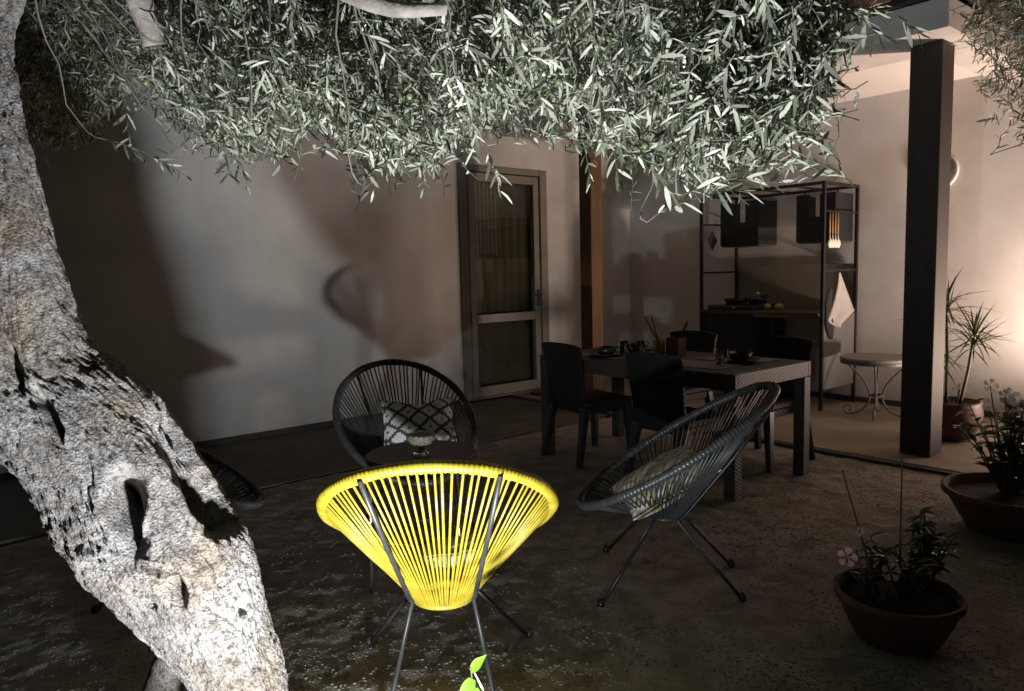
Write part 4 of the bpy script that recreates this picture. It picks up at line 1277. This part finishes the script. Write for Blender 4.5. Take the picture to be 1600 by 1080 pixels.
def leaf_unit():
    # slender olive leaf: length 1 along x, gently arched
    xs = [0.0, 0.15, 0.45, 0.80, 1.0]
    ws = [0.016, 0.055, 0.086, 0.062, 0.0]
    v, f = [], []
    for x, w_ in zip(xs, ws):
        z = -0.10 * x * x
        if w_ == 0: v.append((x, 0, z))
        else: v += [(x, -w_, z + 0.25 * w_), (x, w_, z + 0.25 * w_)]
    for i in range(3):
        a = 2 * i
        f.append((a, a + 2, a + 3, a + 1))
    f3 = [(6, 8, 7)]
    return np.array(v, float), np.array(f), np.array(f3)
LV, LF4, LF3 = leaf_unit()

def grow(tips, dirs, lens, sp, Lleaf, seed):
    """leafy shoots: returns stem polylines and leaf frames"""
    r = np.random.default_rng(seed)
    frames, stems = [], []
    for tip, d, ln in zip(tips, dirs, lens):
        n = 7
        base = tip - d * ln
        # droop: the shoot starts flatter and bends down to its tip
        f = np.linspace(0, 1, n)[:, None]
        bend = np.array([0, 0, 1.0]) * 0.18 * ln
        P = base + (tip - base) * f + bend * (f * (1 - f)) * 2 + r.normal(0, 0.004, (n, 3))
        stems.append(P)
        k = max(5, int(ln / sp))
        tt = np.linspace(0.12, 1.0, k)
        seg = np.clip((tt * (n - 1)).astype(int), 0, n - 2)
        fr = tt * (n - 1) - seg
        pos = P[seg] * (1 - fr[:, None]) + P[seg + 1] * fr[:, None]
        tan = P[seg + 1] - P[seg]; tan /= np.linalg.norm(tan, axis=1, keepdims=True)
        ref = np.array([0.3, 0.2, 1.0]); s1 = np.cross(tan, ref); s1 /= np.linalg.norm(s1, axis=1, keepdims=True) + 1e-6
        s2 = np.cross(tan, s1)
        for sd in (1, -1):
            alt = (np.arange(k) % 2)[:, None]
            side = sd * (s1 * (1 - alt * 0.75) + s2 * alt * 0.85)
            dl = tan * r.uniform(0.35, 0.95, (k, 1)) + side * r.uniform(0.5, 1.0, (k, 1)) + r.normal(0, 0.16, (k, 3)) + np.array([0, 0, -0.10])
            dl /= np.linalg.norm(dl, axis=1, keepdims=True)
            nr = np.array([0, 0, 1.0]) + r.normal(0, 0.75, (k, 3)) + tan * 0.2
            y = np.cross(nr, dl); y /= np.linalg.norm(y, axis=1, keepdims=True) + 1e-6
            z = np.cross(dl, y)
            L_ = Lleaf * r.uniform(0.50, 1.22, k) * np.where(tt > 0.93, 0.75, 1.0)
            keep = r.random(k) > 0.10
            frames.append(np.concatenate([pos, dl, y, z, L_[:, None]], 1)[keep])
    return stems, np.concatenate(frames)

def leaves_mesh(name, fr, parent, mt, seed=0):
    n = len(fr)
    r = np.random.default_rng(seed)
    pos, dl, y, z, L_ = fr[:, :3], fr[:, 3:6], fr[:, 6:9], fr[:, 9:12], fr[:, 12]
    wid = r.uniform(0.8, 1.15, n)
    cur = r.uniform(-0.4, 2.4, n)
    lv = LV
    v = pos[:, None] + L_[:, None, None] * (lv[None, :, 0:1] * dl[:, None] + lv[None, :, 1:2] * wid[:, None, None] * y[:, None] + (lv[None, :, 2:3] * cur[:, None, None]) * z[:, None])
    off = (np.arange(n) * len(lv))[:, None, None]
    f4 = (LF4[None] + off).reshape(-1, 4); f3 = (LF3[None] + off).reshape(-1, 3)
    rnd_ = np.repeat(r.random(n), len(lv))
    me = np_mesh(name, v.reshape(-1, 3), [f4, f3], mt, attr=rnd_)
    return link(name, me, parent)

def stems_mesh(name, polys, radii, parent, mt, ns=4):
    V_, F_, off = [], [], 0
    for P, r_ in zip(polys, radii):
        n = len(P)
        t = np.gradient(P, axis=0); t /= np.linalg.norm(t, axis=1, keepdims=True) + 1e-9
        u = np.cross(t, [0.31, 0.17, 0.93]); u /= np.linalg.norm(u, axis=1, keepdims=True) + 1e-9
        w_ = np.cross(t, u)
        a = 2 * np.pi * np.arange(ns) / ns
        rr = np.linspace(r_[0], r_[1], n)[:, None, None]
        v = P[:, None] + rr * (u[:, None] * np.cos(a)[None, :, None] + w_[:, None] * np.sin(a)[None, :, None])
        i, j = np.meshgrid(np.arange(n - 1), np.arange(ns), indexing='ij')
        A = (i * ns + j).ravel(); B = (i * ns + (j + 1) % ns).ravel()
        F_.append(np.stack([A, B, B + ns, A + ns], 1) + off)
        V_.append(v.reshape(-1, 3)); off += n * ns
    return link(name, np_mesh(name, np.concatenate(V_), [np.concatenate(F_)], mt), parent)

def crown():
    r = np.random.default_rng(21)
    N = 14500
    px = r.uniform(-420, 1500, N)
    low = np.interp(px, LOWX, LOWY)
    # more shoots near the lower surface
    py = low - 10 - 560 * r.random(N) ** 1.08
    lo = np.interp(px, [-400, 170, 300, 700, 1100, 1500], [3.4, 3.4, 2.3, 2.0, 1.65, 1.45])
    hi = np.interp(px, [-400, 170, 320, 700, 1100, 1500], [4.7, 4.7, 3.7, 3.5, 2.7, 2.0])
    Y = lo + (hi - lo) * r.random(N)
    T = px_to_world(px, py, Y)
    # clumps and gaps
    cl = fbm(T * 3.6, 3, 91)
    keep = (cl > -0.26) & (T[:, 2] < 3.3)
    keep &= ~((px < 250) & (Y < 2.35))
    keep &= ~(((px < -60) | (py < -200)) & (r.random(N) > 0.40))
    T = T[keep]
    n = len(T)
    # shoots droop outward from the limbs
    near = np.array([LIMB_PTS[np.argmin(((LIMB_PTS - t) ** 2).sum(1))] for t in T])
    outv = T - near; outv[:, 2] *= 0.5
    outv /= np.linalg.norm(outv, axis=1, keepdims=True) + 1e-6
    d = outv * 0.70 + r.normal(0, 0.62, (n, 3)) + np.array([0, -0.05, -0.32])
    d /= np.linalg.norm(d, axis=1, keepdims=True)
    ln = r.uniform(0.13, 0.30, n)
    stems, fr = grow(T, d, ln, 0.0155, 0.050, 5)
    # loose single sprays that hang clear of the crown
    ex = [((784, 300), 2.05, (0.35, -0.1, -0.8), 0.20), ((290, 278), 2.5, (0.75, 0.1, -0.35), 0.30), ((1438, 48), 1.62, (0.9, 0.0, -0.22), 0.20), ((1385, 66), 1.60, (0.8, 0, -0.5), 0.2),
          ((1236, 252), 1.75, (0.9, 0.1, 0.35), 0.22), ((1215, 285), 1.70, (0.85, 0.1, 0.1), 0.22), ((1278, 200), 1.70, (0.9, 0.1, -0.3), 0.22), ((1285, 140), 1.75, (0.85, 0.2, 0.4), 0.2),
          ((665, 306), 2.4, (0.1, -0.2, -0.9), 0.2), ((585, 295), 2.3, (-0.2, -0.2, -0.9), 0.2), ((385, 288), 2.5, (0.4, -0.2, -0.8), 0.22), ((355, 275), 2.4, (0.1, -0.2, -0.9), 0.2),
          ((1085, 312), 1.9, (0.6, -0.2, -0.6), 0.22), ((1040, 292), 2.0, (0.3, -0.2, -0.8), 0.2), ((970, 290), 2.1, (0.2, -0.2, -0.9), 0.2), ((925, 285), 2.2, (0.2, 0, -0.9), 0.18), ((440, 270), 2.5, (0.2, -0.1, -0.9), 0.2), ((210, 250), 2.6, (0.1, 0, -0.9), 0.3), ((1050, 300), 1.7, (0.7, 0, -0.5), 0.2), ((1170, 300), 1.75, (0.8, 0, 0.2), 0.25)]
    bs = np.array([P[0] for P in stems]); rl = bs - [0, 0, 1.36]; bx_ = 800 + 1150 * rl[:, 0] / (rl[:, 1] * math.cos(PITCH) - rl[:, 2] * math.sin(PITCH))
    okb = bx_ < 1392
    T, d, ln = T[okb], d[okb], ln[okb]; n = len(T)
    stems, fr = grow(T, d, ln, 0.0155, 0.050, 5)
    t2 = np.array([px_to_world(np.array(float(a)), np.array(float(b)), Y_) for (a, b), Y_, _, _ in ex])
    d2 = np.array([x[2] for x in ex], float); d2 /= np.linalg.norm(d2, axis=1, keepdims=True)
    s2, f2 = grow(t2, d2, [x[3] for x in ex], 0.020, 0.058, 8)
    stems += s2
    fr = np.concatenate([fr, f2])
    # every shoot joins a thicker twig that comes from the nearest limb
    polys, radii = [], []
    for P in stems:
        polys.append(P); radii.append((0.0019, 0.0008))
    m = len(stems)
    bases = np.array([P[0] for P in stems])
    for k in range(0, m):
        if k % 11 and k < n: continue
        b = bases[k]
        a = LIMB_PTS[np.argmin(((LIMB_PTS - b) ** 2).sum(1))]
        if np.linalg.norm(a - b) > (1.0 if b[0] < -1.0 else 1.8): continue
        f = np.linspace(0, 1, 12)[:, None]
        D_ = np.linalg.norm(a - b); sd_ = stems[k][1] - stems[k][0]; sd_ = sd_ / np.linalg.norm(sd_)
        c1 = a + (b - a) * 0.3 + np.array([0, 0, 0.16 * D_]); c2 = b - sd_ * min(0.3 * D_, 0.10)
        P = a * (1 - f) ** 3 + 3 * c1 * f * (1 - f) ** 2 + 3 * c2 * f ** 2 * (1 - f) + b * f ** 3 + r.normal(0, 0.006, (12, 3)) * (f > 0) * (f < 1)
        polys.append(P); radii.append((0.0042, 0.0017))
    st_ = stems_mesh('twigs', polys, radii, olive, M['twig'], 3)
    st_['kind'] = 'stuff'
    # the 300 leaves that show largest become parts of their own, the others one mass
    pos = fr[:, :3]
    rel = pos - [0, 0, 1.36]
    depth = rel[:, 1] * math.cos(PITCH) - rel[:, 2] * math.sin(PITCH)
    sx = 800 + 1150 * rel[:, 0] / depth; sy = 540 - 1150 * (rel[:, 1] * math.sin(PITCH) + rel[:, 2] * math.cos(PITCH)) / depth
    dv = fr[:, 3:6]; vd = rel / np.linalg.norm(rel, axis=1, keepdims=True)
    face = np.sqrt(np.clip(1 - (dv * vd).sum(1) ** 2, 0, 1))
    size = 1150 * fr[:, 12] * face / depth
    size[(sx < 0) | (sx > 1600) | (sy < 0)] = 0
    # spread over the crown rather than all from one branch
    order = np.argsort(-size)[:900]
    pick = r.permutation(order)[:300]
    mask = np.zeros(len(fr), bool); mask[pick] = True
    me = np_mesh('leaf', LV, [LF4, LF3], M['leaf_big'])
    for q in fr[mask]:
        o = link('leaf', me, olive)
        L_ = q[12]
        mm = np.eye(4); mm[:3, 0] = q[3:6] * L_; mm[:3, 1] = q[6:9] * L_; mm[:3, 2] = q[9:12] * L_; mm[:3, 3] = q[:3]
        o.matrix_local = Matrix(mm.tolist())
    c = leaves_mesh('crown', fr[~mask], olive, M['leaf'], 3)
    c['kind'] = 'stuff'
    # a few green olives
    om = MB().lathe([(0, -0.0105), (0.005, -0.009), (0.0078, -0.003), (0.0078, 0.003), (0.005, 0.009), (0, 0.0105)], 12)
    first = om.build('olive', M['olive'], olive, smooth=True)
    spots = [(736, 28, 1.9), (866, 30, 1.85), (1008, 226, 1.85), (994, 232, 1.84), (1058, 212, 1.75), (228, 128, 2.2), (873, 126, 1.9), (950, 60, 1.8), (640, 150, 1.95), (1120, 120, 1.6)]
    for i, (a, b, Y_) in enumerate(spots):
        o = first if i == 0 else link('olive', first.data, olive)
        o.location = px_to_world(np.array(float(a)), np.array(float(b)), Y_).tolist()
        o.rotation_euler = (r.uniform(-.4, .4), r.uniform(-.4, .4), 0)
    print('leaves', len(fr))
crown()

# ------------------------------------------------------------------ second olive at the right edge
ol2 = thing('olive_tree', 'dark leafy tree reaching in at the top right beside the veranda', 'tree', (3.9, 3.6, 0.0))
def second():
    r = np.random.default_rng(33)
    limb('trunk', [(0, 0, -0.1), (0.05, 0.02, 0.7), (-0.08, 0.05, 1.4), (-0.15, 0.0, 2.0), (-0.25, -0.02, 2.7)], 0.13, 0.06, ol2, M['bark'], 90, 20, 0.2, 13)
    N = 1500
    px = r.uniform(1500, 2050, N)
    low = np.interp(px, [1500, 1530, 1545, 1560, 1600, 1800, 2050], [-120, 150, 215, 195, 225, 290, 290])
    lowb = low - 8 - 480 * r.random(N) ** 1.2
    Y = r.uniform(3.0, 4.4, N)
    T = px_to_world(px, lowb, Y)
    k = (fbm(T * 3.2, 3, 7) > -0.25) & (T[:, 2] < 3.8)
    T = T[k] - np.array([3.9, 3.6, 0.0]); n = len(T)
    d = r.normal(0, 0.5, (n, 3)) + np.array([-0.55, -0.1, -0.35]); d /= np.linalg.norm(d, axis=1, keepdims=True)
    stems, fr = grow(T, d, r.uniform(0.14, 0.28, n), 0.019, 0.050, 15)
    polys, radii = list(stems), [(0.002, 0.0009)] * len(stems)
    ax = np.stack([np.interp(np.linspace(0, 1, 40), [0, .5, 1], [-0.08, -0.15, -0.25]), np.zeros(40), np.linspace(1.4, 2.7, 40)], 1)
    for i in range(0, n, 4):
        b = stems[i][0]; a = ax[np.argmin(((ax - b) ** 2).sum(1))]
        f = np.linspace(0, 1, 8)[:, None]
        polys.append(a + (b - a) * f + np.array([0, 0, 0.1]) * np.sin(f * np.pi)); radii.append((0.008, 0.002))
    o = stems_mesh('twigs', polys, radii, ol2, M['twig'], 4); o['kind'] = 'stuff'
    o = leaves_mesh('crown', fr, ol2, M['leaf'], 4); o['kind'] = 'stuff'
second()
